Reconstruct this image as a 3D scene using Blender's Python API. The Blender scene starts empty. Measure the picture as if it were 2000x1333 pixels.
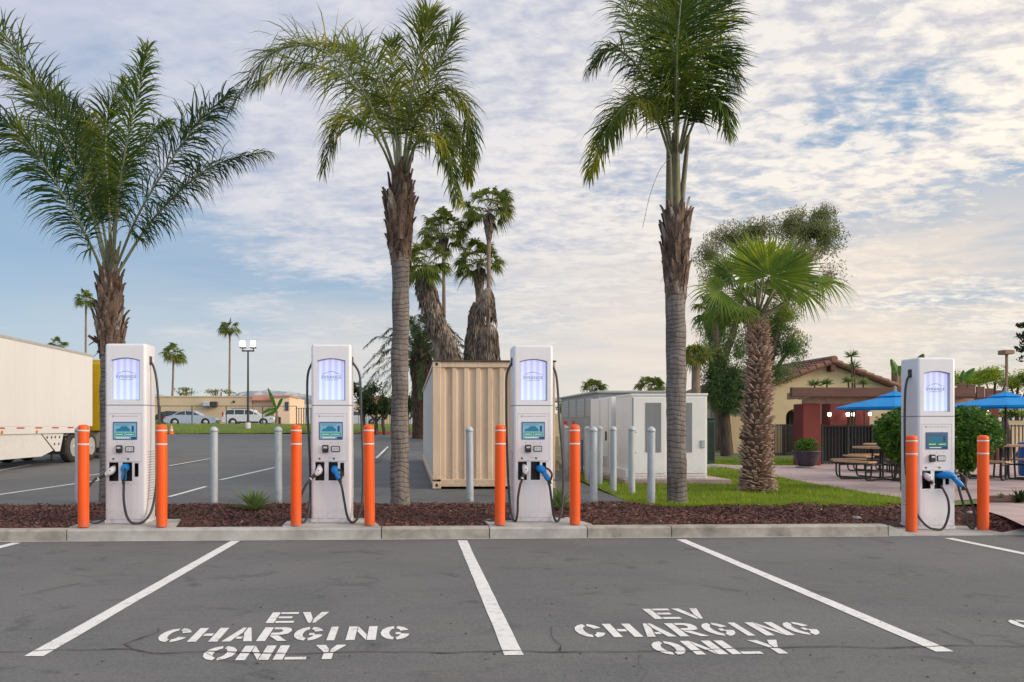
import bpy, math, random
from mathutils import Vector, Matrix, noise
R = math.radians
S = bpy.context.scene
COL = S.collection
rnd = random.Random(7)

# ------------------------------------------------------------------ camera
EYE = 1.28; F = 1500.0; TH = math.atan(0.04); HY = 830.0; PXC = 860.0
cam = bpy.data.cameras.new('camera'); camo = bpy.data.objects.new('camera', cam); COL.objects.link(camo)
cam.lens = 27; cam.sensor_width = 36; cam.shift_x = (1000-PXC)/2000; cam.shift_y = (HY-666.5)/2000
cam.clip_end = 6000; cam.clip_start = 0.1
camo.location = (0, 0, EYE); camo.rotation_euler = (R(90), 0, -TH)
S.camera = camo
FW = Vector((math.sin(TH), math.cos(TH), 0)); RT = Vector((math.cos(TH), -math.sin(TH), 0))
def A(px, py, d):
    return Vector((0, 0, EYE)) + (FW + RT*((px-PXC)/F) + Vector((0, 0, (HY-py)/F)))*d
def G(px, py, z=0.0):
    return A(px, py, F*(EYE-z)/(py-HY))
def X(px, Y):
    u = (px-PXC)/F; r = FW + RT*u
    return r.x/r.y*Y
def Z(px, py, Y):
    u = (px-PXC)/F; r = FW + RT*u
    return EYE + (HY-py)/F*(Y/r.y)
def W(px, py, Y): return Vector((X(px, Y), Y, Z(px, py, Y)))

# ------------------------------------------------------------------ world, sun, exposure
S.view_settings.view_transform = 'Standard'; S.view_settings.look = 'None'
S.view_settings.exposure = 0.06; S.view_settings.gamma = 1
SUN_EL, SUN_AZ = R(22), R(112)      # azimuth clockwise from +Y (the camera looks along +Y)
w = bpy.data.worlds.new('World'); S.world = w; w.use_nodes = True
nt = w.node_tree; nt.nodes.clear()
class NT:
    def __init__(s, nt): s.nt = nt
    def n(s, t, **k):
        o = s.nt.nodes.new(t)
        for a, b in k.items(): setattr(o, a, b)
        return o
    def l(s, a, b): s.nt.links.new(a, b)
    def math(s, op, a, b=None, c=None, clamp=False):
        o = s.n('ShaderNodeMath', operation=op, use_clamp=clamp)
        for i, v in enumerate((a, b, c)):
            if v is None: continue
            if isinstance(v, (int, float)): o.inputs[i].default_value = v
            else: s.l(v, o.inputs[i])
        return o.outputs[0]
    def mix(s, f, a, b, bt='MIX'):
        o = s.n('ShaderNodeMix', data_type='RGBA', blend_type=bt, clamp_factor=True)
        for i, v in ((0, f), (6, a), (7, b)):
            if isinstance(v, (int, float)): o.inputs[i].default_value = v
            elif isinstance(v, tuple): o.inputs[i].default_value = (*v[:3], 1)
            else: s.l(v, o.inputs[i])
        return o.outputs[2]
    def ramp(s, f, stops):
        o = s.n('ShaderNodeValToRGB'); e = o.color_ramp.elements
        while len(e) < len(stops): e.new(0.5)
        for i, (p, c) in enumerate(stops):
            e[i].position = p; e[i].color = (c, c, c, 1) if isinstance(c, (int, float)) else (*c, 1)
        s.l(f, o.inputs[0]); return o.outputs[0]
    def noise(s, vec, scale, detail=5, rough=.55, dist=0):
        o = s.n('ShaderNodeTexNoise'); o.inputs['Scale'].default_value = scale
        o.inputs['Detail'].default_value = detail; o.inputs['Roughness'].default_value = rough
        o.inputs['Distortion'].default_value = dist
        if vec is not None: s.l(vec, o.inputs['Vector'])
        return o.outputs['Fac']
T = NT(nt)
sky = T.n('ShaderNodeTexSky', sky_type='NISHITA', sun_disc=False, sun_elevation=SUN_EL, sun_rotation=SUN_AZ,
          air_density=1.0, dust_density=1.2, ozone_density=2.0)
geo = T.n('ShaderNodeTexCoord'); sep = T.n('ShaderNodeSeparateXYZ'); T.l(geo.outputs['Generated'], sep.inputs[0])
dx, dy, dz = sep.outputs
zc = T.math('MAXIMUM', dz, 0.0)
den = T.math('ADD', zc, 0.16)
cu = T.math('DIVIDE', dx, den); cv = T.math('DIVIDE', dy, den)
comb = T.n('ShaderNodeCombineXYZ'); T.l(cu, comb.inputs[0]); T.l(cv, comb.inputs[1])
cvec = comb.outputs[0]
# big sheets of cloud, rippled altocumulus inside them
big = T.noise(cvec, 0.55, 4, .5, .6)
mapn = T.n('ShaderNodeMapping'); mapn.inputs['Rotation'].default_value = (0, 0, R(24)); mapn.inputs['Scale'].default_value = (1.0, 1.45, 1)
T.l(cvec, mapn.inputs[0])
rip = T.noise(mapn.outputs[0], 11.5, 4, .55, .35)
rip2 = T.noise(mapn.outputs[0], 25, 5, .6, .3)
mid = T.noise(mapn.outputs[0], 2.4, 5, .55, .5)
az = T.math('DIVIDE', dx, T.math('MAXIMUM', dy, 0.2))        # left -0.6 ... right +0.8
cov = T.math('ADD', T.math('MULTIPLY', zc, 1.9), T.math('MULTIPLY', az, 0.22))
cov = T.math('ADD', cov, T.math('MULTIPLY', big, 1.3))
cov = T.math('ADD', cov, T.math('MULTIPLY', mid, .9))
def hole(cx, cz, w_, h, s):
    """dip in the coverage round one direction"""
    a = T.math('DIVIDE', T.math('SUBTRACT', az, cx), w_)
    b = T.math('DIVIDE', T.math('SUBTRACT', zc, cz), h)
    q = T.math('ADD', T.math('MULTIPLY', a, a), T.math('MULTIPLY', b, b))
    return T.math('MULTIPLY', T.math('SUBTRACT', 1.0, q, clamp=True), s)
for (a_, z_, w_, h_, s_) in ((0.62, .335, .24, .060, .52), (0.80, .215, .26, .07, .55), (.40, .255, .22, .025, .25), (-.50, .22, .34, .11, .45), (-.12, .16, .24, .06, .25), (.22, .22, .35, .06, -.22), (-.30, .40, .25, .06, .22), (0.02, .38, .25, .10, -.35), (.42, .42, .4, .08, -.25)):
    cov = T.math('SUBTRACT', cov, hole(a_, z_, w_, h_, s_))
tex0 = T.math('ADD', T.math('MULTIPLY', rip, 1.0), T.math('MULTIPLY', rip2, .55))
cr = T.math('ADD', .55, T.math('MULTIPLY', az, .9), clamp=True)          # crisper ripples towards the right
tex = T.math('ADD', .775, T.math('MULTIPLY', T.math('SUBTRACT', tex0, .775), cr))
mask = T.math('SUBTRACT', T.math('ADD', cov, tex), 1.99)
mask = T.ramp(mask, [(0.0, 0.0), (.12, .38), (.30, .84), (.55, 1.0)])
# warm low right, cool upper left
warm = T.math('ADD', T.math('MULTIPLY', az, 0.75), T.math('SUBTRACT', 0.60, T.math('MULTIPLY', zc, 0.8)), clamp=True)
cl_lit = T.mix(warm, (6.4, 6.6, 7.5), (10.3, 9.45, 8.2))
cl_dark = T.mix(warm, (4.3, 4.9, 6.5), (6.6, 6.4, 6.6))
shade = T.ramp(T.math('ADD', T.math('MULTIPLY', tex, .75), T.math('MULTIPLY', mid, .42)), [(.67, 0.0), (.86, 1.0)])
ccol = T.mix(shade, cl_dark, cl_lit)
# clear sky: the Sky Texture, hazy towards the horizon
clear = T.mix(0.78, sky.outputs[0], (3.3, 4.8, 6.7))
hz = T.ramp(zc, [(0.0, 1.0), (.07, .55), (.20, 0.0)])
hcol = T.mix(warm, (5.4, 7.0, 7.6), (9.8, 8.1, 6.0))
clear = T.mix(hz, clear, hcol)
mask = T.math('MULTIPLY', mask, T.ramp(zc, [(.03, 0.0), (.13, 1.0)])); skyc = T.mix(mask, clear, ccol)
# layered veils low down, peach on the right
lowm = T.n('ShaderNodeMapping'); lowm.inputs['Scale'].default_value = (1.0, 1.0, 9.0); T.l(geo.outputs['Generated'], lowm.inputs[0])
veil = T.ramp(T.noise(lowm.outputs[0], 2.2, 6, .55, .5), [(.32, 0.0), (.55, 1.0)])
lowk = T.ramp(zc, [(0.02, .3), (.08, 1.0), (.19, .85), (.29, 0.0)])
wk_ = T.math('ADD', .0, T.math('MULTIPLY', warm, 1.35), clamp=True)
vcol = T.mix(T.noise(lowm.outputs[0], 5, 5, .6), T.mix(warm, (5.0, 5.8, 6.9), (7.2, 6.4, 6.0)), T.mix(warm, (6.4, 6.8, 7.3), (10.6, 8.9, 6.9)))
skyc = T.mix(T.math('MULTIPLY', T.math('MULTIPLY', veil, lowk), wk_), skyc, vcol)
# gain added to the unseen sky overhead and behind the camera, as fill light
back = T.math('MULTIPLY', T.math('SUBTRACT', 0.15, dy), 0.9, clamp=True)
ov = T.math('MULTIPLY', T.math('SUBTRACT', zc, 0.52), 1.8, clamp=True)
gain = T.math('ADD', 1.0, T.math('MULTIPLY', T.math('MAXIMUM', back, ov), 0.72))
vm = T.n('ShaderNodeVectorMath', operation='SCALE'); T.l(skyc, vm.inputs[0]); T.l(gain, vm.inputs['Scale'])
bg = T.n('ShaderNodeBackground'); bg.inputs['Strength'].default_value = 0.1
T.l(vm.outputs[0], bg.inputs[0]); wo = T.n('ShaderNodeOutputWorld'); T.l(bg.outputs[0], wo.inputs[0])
sun = bpy.data.lights.new('sun', 'SUN'); suno = bpy.data.objects.new('sun', sun); COL.objects.link(suno)
sun.energy = 2.6; sun.angle = R(20); sun.color = (1.0, .86, .70)
sd = Vector((math.sin(SUN_AZ)*math.cos(SUN_EL), math.cos(SUN_AZ)*math.cos(SUN_EL), math.sin(SUN_EL)))
suno.rotation_euler = sd.to_track_quat('Z', 'Y').to_euler()

# ------------------------------------------------------------------ materials
def mat(name, c1, c2=None, scale=4, rough=.6, metal=0, bump=0, bscale=60, stretch=(1, 1, 1), lo=.35, hi=.65,
        c3=None, scale3=.6, lo3=.5, hi3=.7, spec=.4, emit=0, ecol=None, coat=0, transl=0, detail=6, ramp2=None, alpha=1, bdist=.01, world=False):
    m = bpy.data.materials.new(name); m.use_nodes = True; t = NT(m.node_tree)
    p = m.node_tree.nodes['Principled BSDF']; out = m.node_tree.nodes['Material Output']
    tc = t.n('ShaderNodeTexCoord'); mp = t.n('ShaderNodeMapping'); mp.inputs['Scale'].default_value = stretch
    if world:
        g = t.n('ShaderNodeNewGeometry'); t.l(g.outputs['Position'], mp.inputs[0])
    else: t.l(tc.outputs['Object'], mp.inputs[0])
    v = mp.outputs[0]
    col = None
    if c2 is not None:
        f = t.ramp(t.noise(v, scale, detail, .6), [(lo, 0.0), (hi, 1.0)])
        col = t.mix(f, c1, c2)
        if c3 is not None:
            f3 = t.ramp(t.noise(v, scale3, 4, .6, .5), [(lo3, 0.0), (hi3, 1.0)])
            col = t.mix(f3, col, c3)
        t.l(col, p.inputs['Base Color'])
    else: p.inputs['Base Color'].default_value = (*c1, 1)
    p.inputs['Roughness'].default_value = rough; p.inputs['Metallic'].default_value = metal
    p.inputs['Specular IOR Level'].default_value = spec; p.inputs['Coat Weight'].default_value = coat
    if bump:
        b = t.n('ShaderNodeBump'); b.inputs['Strength'].default_value = bump; b.inputs['Distance'].default_value = bdist
        t.l(t.noise(v, bscale, 4, .6), b.inputs['Height']); t.l(b.outputs[0], p.inputs['Normal'])
    if emit:
        p.inputs['Emission Strength'].default_value = emit; p.inputs['Emission Color'].default_value = (*(ecol or c1), 1)
    if transl:
        tr = t.n('ShaderNodeBsdfTranslucent')
        if col is not None: t.l(col, tr.inputs[0])
        else: tr.inputs[0].default_value = (*c1, 1)
        ms = t.n('ShaderNodeMixShader'); ms.inputs[0].default_value = transl
        t.l(p.outputs[0], ms.inputs[1]); t.l(tr.outputs[0], ms.inputs[2]); t.l(ms.outputs[0], out.inputs[0])
    if alpha < 1:
        tr = t.n('ShaderNodeBsdfTransparent'); ms = t.n('ShaderNodeMixShader'); ms.inputs[0].default_value = alpha
        t.l(tr.outputs[0], ms.inputs[1]); t.l(p.outputs[0], ms.inputs[2]); t.l(ms.outputs[0], out.inputs[0])
    m['t'] = 1
    return m

def dirty(m, col, zlo, zhi, amt=.5, streak=.35):
    '''splash grime that fades out above the ground and thin vertical dirt streaks; object coordinates'''
    nt_ = m.node_tree; t = NT(nt_); p = nt_.nodes['Principled BSDF']; src = p.inputs['Base Color'].links[0].from_socket
    tc = t.n('ShaderNodeTexCoord'); sp = t.n('ShaderNodeSeparateXYZ'); t.l(tc.outputs['Object'], sp.inputs[0])
    k = t.math('DIVIDE', t.math('SUBTRACT', zhi, sp.outputs[2]), zhi-zlo, clamp=True)
    n1 = t.ramp(t.noise(tc.outputs['Object'], 16, 6, .7), [(.40, 0.0), (.62, 1.0)])
    f = t.math('MULTIPLY', t.math('MULTIPLY', k, n1), amt)
    mp = t.n('ShaderNodeMapping'); mp.inputs['Scale'].default_value = (1, 1, .06); t.l(tc.outputs['Object'], mp.inputs[0])
    n2 = t.ramp(t.noise(mp.outputs[0], 22, 5, .6), [(.56, 0.0), (.70, 1.0)])
    c = t.mix(f, src, col); c = t.mix(t.math('MULTIPLY', n2, streak), c, col); t.l(c, p.inputs['Base Color'])
def asphalt_mat(name, base, patch):
    m = bpy.data.materials.new(name); m.use_nodes = True; t = NT(m.node_tree)
    p = m.node_tree.nodes['Principled BSDF']; g = t.n('ShaderNodeNewGeometry'); v = g.outputs['Position']
    mp = t.n('ShaderNodeMapping'); mp.inputs['Scale'].default_value = (.42, 1.3, 1); t.l(v, mp.inputs[0])
    a = t.ramp(t.noise(mp.outputs[0], 1.3, 8, .62, .7), [(.36, 0.0), (.66, 1.0)])
    col = t.mix(a, base, patch)
    sw = t.ramp(t.noise(mp.outputs[0], 4.5, 7, .65, 2.2), [(.40, 0.0), (.60, 1.0)])
    col = t.mix(t.math('MULTIPLY', sw, .55), col, tuple(x*.80 for x in base))
    lt = t.ramp(t.noise(v, .55, 3, .5, .4), [(.42, 0.0), (.62, 1.0)])
    col = t.mix(t.math('MULTIPLY', lt, .5), col, tuple(x*1.28 for x in patch))
    dark = tuple(x*.55 for x in base)
    s1 = t.ramp(t.noise(mp.outputs[0], 2.6, 9, .7, 1.2), [(.57, 0.0), (.72, 1.0)])
    col = t.mix(t.math('MULTIPLY', s1, .7), col, dark)
    sp = t.ramp(t.noise(v, 210, 3, .7), [(.30, 0.0), (.7, 1.0)])
    col = t.mix(t.math('MULTIPLY', sp, .45), tuple(x*.72 for x in base), col, 'MIX') if False else t.mix(.38, col, t.mix(sp, tuple(x*.68 for x in base), tuple(x*1.35 for x in base)))
    ag = t.ramp(t.noise(v, 75, 4, .75), [(.36, 0.0), (.64, 1.0)]); col = t.mix(.30, col, t.mix(ag, tuple(x*.55 for x in base), tuple(x*1.6 for x in patch)))
    oil = t.ramp(t.noise(v, 1.9, 6, .6, .8), [(.58, 0.0), (.70, 1.0)]); col = t.mix(t.math('MULTIPLY', oil, .55), col, tuple(x*.45 for x in base))
    spot = t.ramp(t.noise(v, 9, 2, .5), [(.80, 0.0), (.84, 1.0)])
    col = t.mix(t.math('MULTIPLY', spot, .8), col, (.02, .02, .02))
    t.l(col, p.inputs['Base Color'])
    p.inputs['Roughness'].default_value = .82; p.inputs['Specular IOR Level'].default_value = .3
    b = t.n('ShaderNodeBump'); b.inputs['Strength'].default_value = .5; b.inputs['Distance'].default_value = .006
    t.l(t.noise(v, 120, 4, .7), b.inputs['Height']); t.l(b.outputs[0], p.inputs['Normal'])
    return m

M = {}
M['asphalt'] = asphalt_mat('asphalt', (.098, .101, .103), (.152, .149, .140))
M['asphalt2'] = asphalt_mat('lot_asphalt', (.090, .095, .098), (.135, .136, .133))
def paint_mat():
    m = bpy.data.materials.new('road_paint'); m.use_nodes = True; t = NT(m.node_tree)
    p = m.node_tree.nodes['Principled BSDF']; g = t.n('ShaderNodeNewGeometry'); v = g.outputs['Position']
    f = t.ramp(t.noise(v, 13, 9, .8), [(.53, 0.0), (.63, 1.0)])
    c = t.mix(t.noise(v, 3, 6), (.62, .61, .58), (.80, .79, .76))
    c = t.mix(t.math('MULTIPLY', f, .6), c, (.25, .245, .24))
    sp = t.ramp(t.noise(v, 150, 3, .7), [(.55, 0.0), (.66, 1.0)])
    c = t.mix(t.math('MULTIPLY', sp, .7), c, (.25, .25, .25))
    t.l(c, p.inputs['Base Color']); p.inputs['Roughness'].default_value = .7
    b = t.n('ShaderNodeBump'); b.inputs['Strength'].default_value = .4; b.inputs['Distance'].default_value = .004
    t.l(t.noise(v, 120, 4, .7), b.inputs['Height']); t.l(b.outputs[0], p.inputs['Normal'])
    return m
M['paint'] = paint_mat()
M['litter'] = mat('dry_leaf', (.32, .22, .13), (.48, .38, .27), scale=9, rough=.9, world=True); M['crack'] = mat('crack', (.035, .03, .027), (.09, .075, .06), scale=6, rough=.95, world=True)
M['concrete'] = mat('concrete', (.27, .25, .215), (.41, .38, .33), scale=4, rough=.85, bump=.6, bscale=70, c3=(.15, .135, .12), scale3=2.3, lo3=.5, hi3=.72, world=True)
M['concrete_new'] = mat('pad_concrete', (.33, .32, .30), (.44, .43, .40), scale=4, rough=.85, bump=.5, bscale=70, c3=(.25, .24, .22), scale3=1.9, lo3=.48, hi3=.7, world=True)
M['path'] = mat('path_concrete', (.36, .27, .255), (.44, .34, .32), scale=2, rough=.85, bump=.2, bscale=60, c3=(.27, .19, .19), scale3=.8, lo3=.5, hi3=.72, world=True)
M['mulch'] = mat('mulch', (.050, .021, .016), (.125, .052, .038), scale=26, rough=.95, bump=1, bscale=40, bdist=.04, world=True, lo=.3, hi=.7, c3=(.11, .05, .043), scale3=70, lo3=.52, hi3=.62)
M['chip'] = mat('mulch_chip', (.095, .034, .026), (.26, .115, .085), scale=9, rough=.9, world=True, c3=(.025, .012, .012), scale3=13, lo3=.5, hi3=.55)
M['grass_soil'] = mat('grass_soil', (.075, .11, .018), (.12, .17, .022), scale=6, rough=.95, bump=.6, bscale=60, c3=(.10, .10, .035), scale3=1.3, lo3=.55, hi3=.75, world=True)
M['grass'] = mat('grass_blade', (.15, .25, .010), (.29, .37, .016), scale=1.2, rough=.6, transl=.3, world=True, c3=(.26, .27, .05), scale3=3.5, lo3=.58, hi3=.74)
M['ground'] = mat('far_ground', (.16, .15, .10), (.12, .14, .06), scale=.15, rough=.95, world=True)
M['white_paint'] = mat('charger_white', (.66, .645, .68), (.70, .685, .715), scale=1.5, rough=.34, spec=.5, coat=.15)
M['white_side'] = mat('cabinet_white', (.76, .76, .77), (.80, .80, .80), scale=2, rough=.45, c3=(.70, .69, .68), scale3=1.4, lo3=.55, hi3=.8)
M['panel_frame'] = mat('panel_frame', (.42, .44, .58), (.48, .50, .64), scale=3, rough=.35)
M['seam'] = mat('seam_grey', (.20, .20, .22), rough=.7)
M['lightgrey'] = mat('light_grey_plastic', (.55, .55, .57), rough=.5)
M['print'] = mat('printed_grey', (.34, .35, .40), rough=.6)
M['black'] = mat('black_plastic', (.018, .018, .02), (.03, .03, .032), scale=20, rough=.45)
M['rubber'] = mat('cable_rubber', (.025, .026, .030), (.05, .05, .055), scale=12, rough=.48, spec=.5)
M['blue'] = mat('connector_blue', (.0, .17, .50), (.0, .22, .60), scale=8, rough=.4)
M['grip'] = mat('connector_white', (.62, .62, .64), rough=.4)
M['orange'] = mat('bollard_orange', (.90, .10, .002), (.80, .082, .002), scale=3, rough=.42, spec=.4, bump=.12, bscale=12, bdist=.004, c3=(.50, .075, .025), scale3=5, lo3=.58, hi3=.75, stretch=(2, 2, .6))
M['reflect'] = mat('reflective_band', (.72, .68, .66), (.62, .57, .55), scale=14, rough=.4)
M['galv'] = mat('galvanised_steel', (.40, .44, .48), (.50, .54, .57), scale=9, rough=.5, metal=.15, stretch=(1, 1, .3), c3=(.34, .37, .38), scale3=5, lo3=.52, hi3=.7)
def panel_mat():
    m = bpy.data.materials.new('lit_panel'); m.use_nodes = True; t = NT(m.node_tree)
    p = m.node_tree.nodes['Principled BSDF']; tc = t.n('ShaderNodeTexCoord'); sp = t.n('ShaderNodeSeparateXYZ'); t.l(tc.outputs['Object'], sp.inputs[0])
    s = t.math('SINE', t.math('MULTIPLY', sp.outputs[0], 78.0)); f = t.math('MULTIPLY', t.math('ADD', s, 1.0), .5)
    zz = t.math('MULTIPLY', t.math('SUBTRACT', 2.14, sp.outputs[2]), 1.9, clamp=True)
    a = t.mix(zz, (.46, .46, .92), (.54, .68, 1.0)); b = t.mix(zz, (.66, .68, 1.0), (.82, .92, 1.0))
    c = t.mix(f, a, b)
    t.l(c, p.inputs['Emission Color']); p.inputs['Emission Strength'].default_value = .82
    p.inputs['Base Color'].default_value = (.15, .15, .17, 1); p.inputs['Roughness'].default_value = .2
    return m
M['lit'] = panel_mat()
M['logo'] = mat('logo_ink', (.10, .18, .32), rough=.5)
M['logo_line'] = mat('logo_line', (.05, .09, .16), rough=.5)
M['scr'] = mat('screen_lit', (.05, .10, .14), rough=.12, emit=.42, ecol=(.30, .62, .78))
M['scr_dim'] = mat('screen_dim', (.03, .05, .07), rough=.12, emit=.2, ecol=(.16, .38, .50))
M['scr_border'] = mat('screen_border', (.06, .10, .20), rough=.2, emit=.12, ecol=(.10, .20, .50))
M['scr_navy'] = mat('screen_navy', (.01, .04, .16), rough=.2, emit=.12, ecol=(.01, .10, .42))
M['scr_teal'] = mat('screen_teal', (.01, .13, .22), rough=.2, emit=.15, ecol=(.01, .28, .48))
M['scr_green'] = mat('screen_green', (.0, .18, .06), rough=.2, emit=.16, ecol=(.0, .48, .14))
M['scr_white'] = mat('screen_white', (.5, .6, .6), rough=.2, emit=.3, ecol=(.7, .85, .9))
M['container'] = mat('container_cream', (.60, .455, .32), (.68, .535, .39), scale=1.4, rough=.6, bump=.15, bscale=8, c3=(.56, .41, .29), scale3=1.7, lo3=.58, hi3=.72, stretch=(1.5, 1.5, .5))
M['container_side'] = mat('container_side', (.60, .58, .54), (.66, .62, .56), scale=1.4, rough=.6, c3=(.52, .44, .34), scale3=1.3, lo3=.6, hi3=.75, stretch=(1, 1, .4))
M['patch'] = mat('old_paint_patch', (.44, .32, .20), (.50, .37, .24), scale=6, rough=.7); M['rust'] = mat('rust', (.16, .07, .03), (.30, .15, .07), scale=20, rough=.9)
M['roofdark'] = mat('container_roof', (.05, .04, .035), (.12, .08, .05), scale=3, rough=.85)
M['trunk'] = None
def ring_mat(name, ca, cb, cring, dens=15, warp=.35):
    m = bpy.data.materials.new(name); m.use_nodes = True; t = NT(m.node_tree)
    p = m.node_tree.nodes['Principled BSDF']; tc = t.n('ShaderNodeTexCoord'); v = tc.outputs['Object']; sp = t.n('ShaderNodeSeparateXYZ'); t.l(v, sp.inputs[0])
    nz = t.noise(v, 5, 4, .6)
    nz2 = t.noise(v, 1.1, 3, .5); k = t.math('ADD', t.math('MULTIPLY', sp.outputs[2], dens), t.math('ADD', t.math('MULTIPLY', nz, warp*8), t.math('MULTIPLY', nz2, 5.0)))
    f = t.math('FRACT', k); r = t.ramp(f, [(0.0, 1.0), (.10, .9), (.22, .1), (.80, 0.0), (1.0, .55)])
    mp = t.n('ShaderNodeMapping'); mp.inputs['Scale'].default_value = (14, 14, 2.2); t.l(v, mp.inputs[0])
    fib = t.noise(mp.outputs[0], 1.4, 6, .65)
    c = t.mix(t.ramp(fib, [(.3, 0.0), (.7, 1.0)]), ca, cb)
    c = t.mix(t.ramp(t.noise(v, 1.3, 5, .6), [(.45, 0.0), (.7, .6)]), c, tuple(x*.6 for x in ca))
    c = t.mix(t.math('MULTIPLY', t.math('MULTIPLY', r, t.ramp(t.noise(v, 3.3, 4, .6), [(.35, .15), (.6, 1.0)])), .6), c, cring)
    t.l(c, p.inputs['Base Color']); p.inputs['Roughness'].default_value = .92; p.inputs['Specular IOR Level'].default_value = .2
    b = t.n('ShaderNodeBump'); b.inputs['Strength'].default_value = .8; b.inputs['Distance'].default_value = .02
    t.l(t.math('SUBTRACT', fib, t.math('MULTIPLY', r, .6)), b.inputs['Height']); t.l(b.outputs[0], p.inputs['Normal'])
    return m
M['trunk'] = ring_mat('palm_trunk', (.13, .108, .098), (.27, .24, .22), (.055, .044, .038), 13, .20)
M['trunk_thin'] = mat('thin_palm_trunk', (.17, .12, .09), (.27, .20, .15), scale=6, rough=.9, stretch=(1, 1, .4))
M['boot'] = mat('palm_boot', (.045, .026, .018), (.24, .165, .125), scale=5, rough=.95, bump=1, bscale=18, bdist=.04, stretch=(2.2, 2.2, .6), c3=(.36, .30, .26), scale3=3.2, lo3=.54, hi3=.66)
M['boot_dark'] = mat('palm_boot_dark', (.045, .027, .018), (.14, .08, .05), scale=6, rough=.95, bump=.8, bscale=20, bdist=.03, stretch=(2, 2, .6))
M['stub'] = mat('palm_stub', (.22, .12, .09), (.50, .36, .28), scale=7, rough=.9, bump=.4, bscale=30, c3=(.50, .40, .30), scale3=9, lo3=.6, hi3=.72)
M['skirt'] = mat('dead_frond', (.10, .075, .06), (.27, .22, .18), scale=3.5, rough=.95, stretch=(1, 1, .5), c3=(.42, .36, .31), scale3=6, lo3=.6, hi3=.75)
M['petiole'] = mat('petiole', (.085, .095, .055), (.16, .15, .085), scale=5, rough=.6, c3=(.18, .11, .07), scale3=2, lo3=.5, hi3=.8)
M['rachis'] = mat('rachis', (.17, .20, .11), (.26, .27, .17), scale=4, rough=.55)
def leafm(name, a, b, c, s3=1.0, transl=.35, scale=2.0, rough=.55): return mat(name, a, b, scale=scale, rough=rough, c3=c, scale3=s3, lo3=.52, hi3=.70, transl=transl, spec=.18)
M['leaf_queen'] = leafm('queen_palm_leaf', (.018, .048, .014), (.050, .092, .018), (.20, .22, .012), .9, transl=.4)
M['leaf_queen2'] = leafm('queen_palm_leaf_olive', (.045, .085, .014), (.16, .19, .018), (.38, .36, .02), 1.3, transl=.42)
M['leaf_queen3'] = leafm('queen_palm_leaf_deep', (.030, .072, .012), (.10, .16, .014), (.28, .31, .02), 1.2, transl=.42)
M['leaf_fan'] = leafm('fan_palm_leaf', (.055, .115, .016), (.15, .22, .018), (.36, .42, .02), .75, transl=.32)
M['leaf_wash'] = leafm('far_palm_leaf', (.06, .10, .018), (.15, .19, .03), (.28, .25, .05), .9)
M['leaf_date'] = leafm('date_palm_leaf', (.035, .07, .03), (.085, .125, .045), (.14, .17, .05), .8)
M['leaf_euc'] = leafm('gum_leaf', (.11, .15, .05), (.24, .25, .11), (.33, .26, .16), .35, scale=.9)
M['leaf_euc2'] = leafm('gum_leaf_green', (.06, .12, .05), (.14, .21, .06), (.38, .36, .03), .45, scale=.9)
M['leaf_bush'] = leafm('bush_leaf', (.035, .10, .015), (.085, .19, .022), (.16, .28, .03), 3.0, scale=6, rough=.35)
M['leaf_dark'] = leafm('dark_leaf', (.018, .035, .012), (.045, .065, .02), (.07, .10, .03), .5)
M['leaf_yellow'] = leafm('yellow_green_leaf', (.17, .25, .02), (.30, .38, .04), (.26, .26, .10), .35)
M['leaf_spiky'] = leafm('spiky_leaf', (.10, .17, .05), (.20, .28, .09), (.30, .34, .12), 3)
M['bark'] = mat('bark', (.055, .038, .028), (.13, .095, .07), scale=5, rough=.95, bump=.6, bscale=20, bdist=.03, stretch=(2, 2, .5))
M['stucco'] = mat('tan_stucco', (.53, .43, .27), (.58, .47, .30), scale=.8, rough=.9, bump=.3, bscale=50, c3=(.48, .38, .24), scale3=.5)
M['stucco_far'] = mat('far_stucco', (.52, .41, .26), (.56, .45, .30), scale=.3, rough=.9, c3=(.46, .36, .23), scale3=.12)
M['stucco_pink'] = mat('peach_stucco', (.72, .53, .36), (.76, .57, .40), scale=.4, rough=.9)
M['pinkroof'] = mat('pink_roof_trim', (.50, .22, .16), (.58, .30, .22), scale=1, rough=.8)
M['redcol'] = mat('red_stucco', (.135, .024, .021), (.165, .030, .025), scale=1.5, rough=.85, bump=.3, bscale=50, c3=(.12, .022, .020), scale3=1)
M['tile'] = mat('roof_tile', (.16, .080, .058), (.27, .145, .105), scale=2.2, rough=.85, bump=.3, bscale=20, c3=(.20, .08, .06), scale3=3, lo3=.55, hi3=.7)
M['woodbrown'] = mat('pergola_brown', (.095, .045, .035), (.13, .065, .05), scale=4, rough=.8, stretch=(.3, 3, 3))
M['rafter'] = mat('rafter_wood', (.24, .14, .10), (.32, .20, .14), scale=4, rough=.8)
M['plank'] = mat('table_plank', (.46, .27, .14), (.56, .36, .20), scale=3, rough=.6, stretch=(.6, 6, 6), c3=(.38, .20, .10), scale3=4)
M['ironblack'] = mat('black_iron', (.012, .012, .014), (.03, .03, .03), scale=9, rough=.5)
M['mesh_dark'] = mat('dark_screen_mesh', (.012, .011, .018), rough=.6, alpha=.93)
M['canvas'] = mat('blue_canvas', (.0, .24, .62), (.0, .28, .70), scale=3, rough=.7, transl=.2)
M['ceramic'] = mat('dark_pot', (.035, .027, .038), (.07, .055, .07), scale=7, rough=.4)
M['trailer'] = mat('trailer_white', (.66, .65, .64), (.70, .69, .68), scale=.6, rough=.45, c3=(.66, .64, .63), scale3=.3, lo3=.45, hi3=.7, stretch=(1, 1, .3))
M['alu'] = mat('aluminium', (.55, .54, .52), (.62, .60, .57), scale=5, rough=.35, metal=.5)
M['tyre'] = mat('tyre', (.022, .021, .020), (.05, .047, .043), scale=8, rough=.85)
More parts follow.
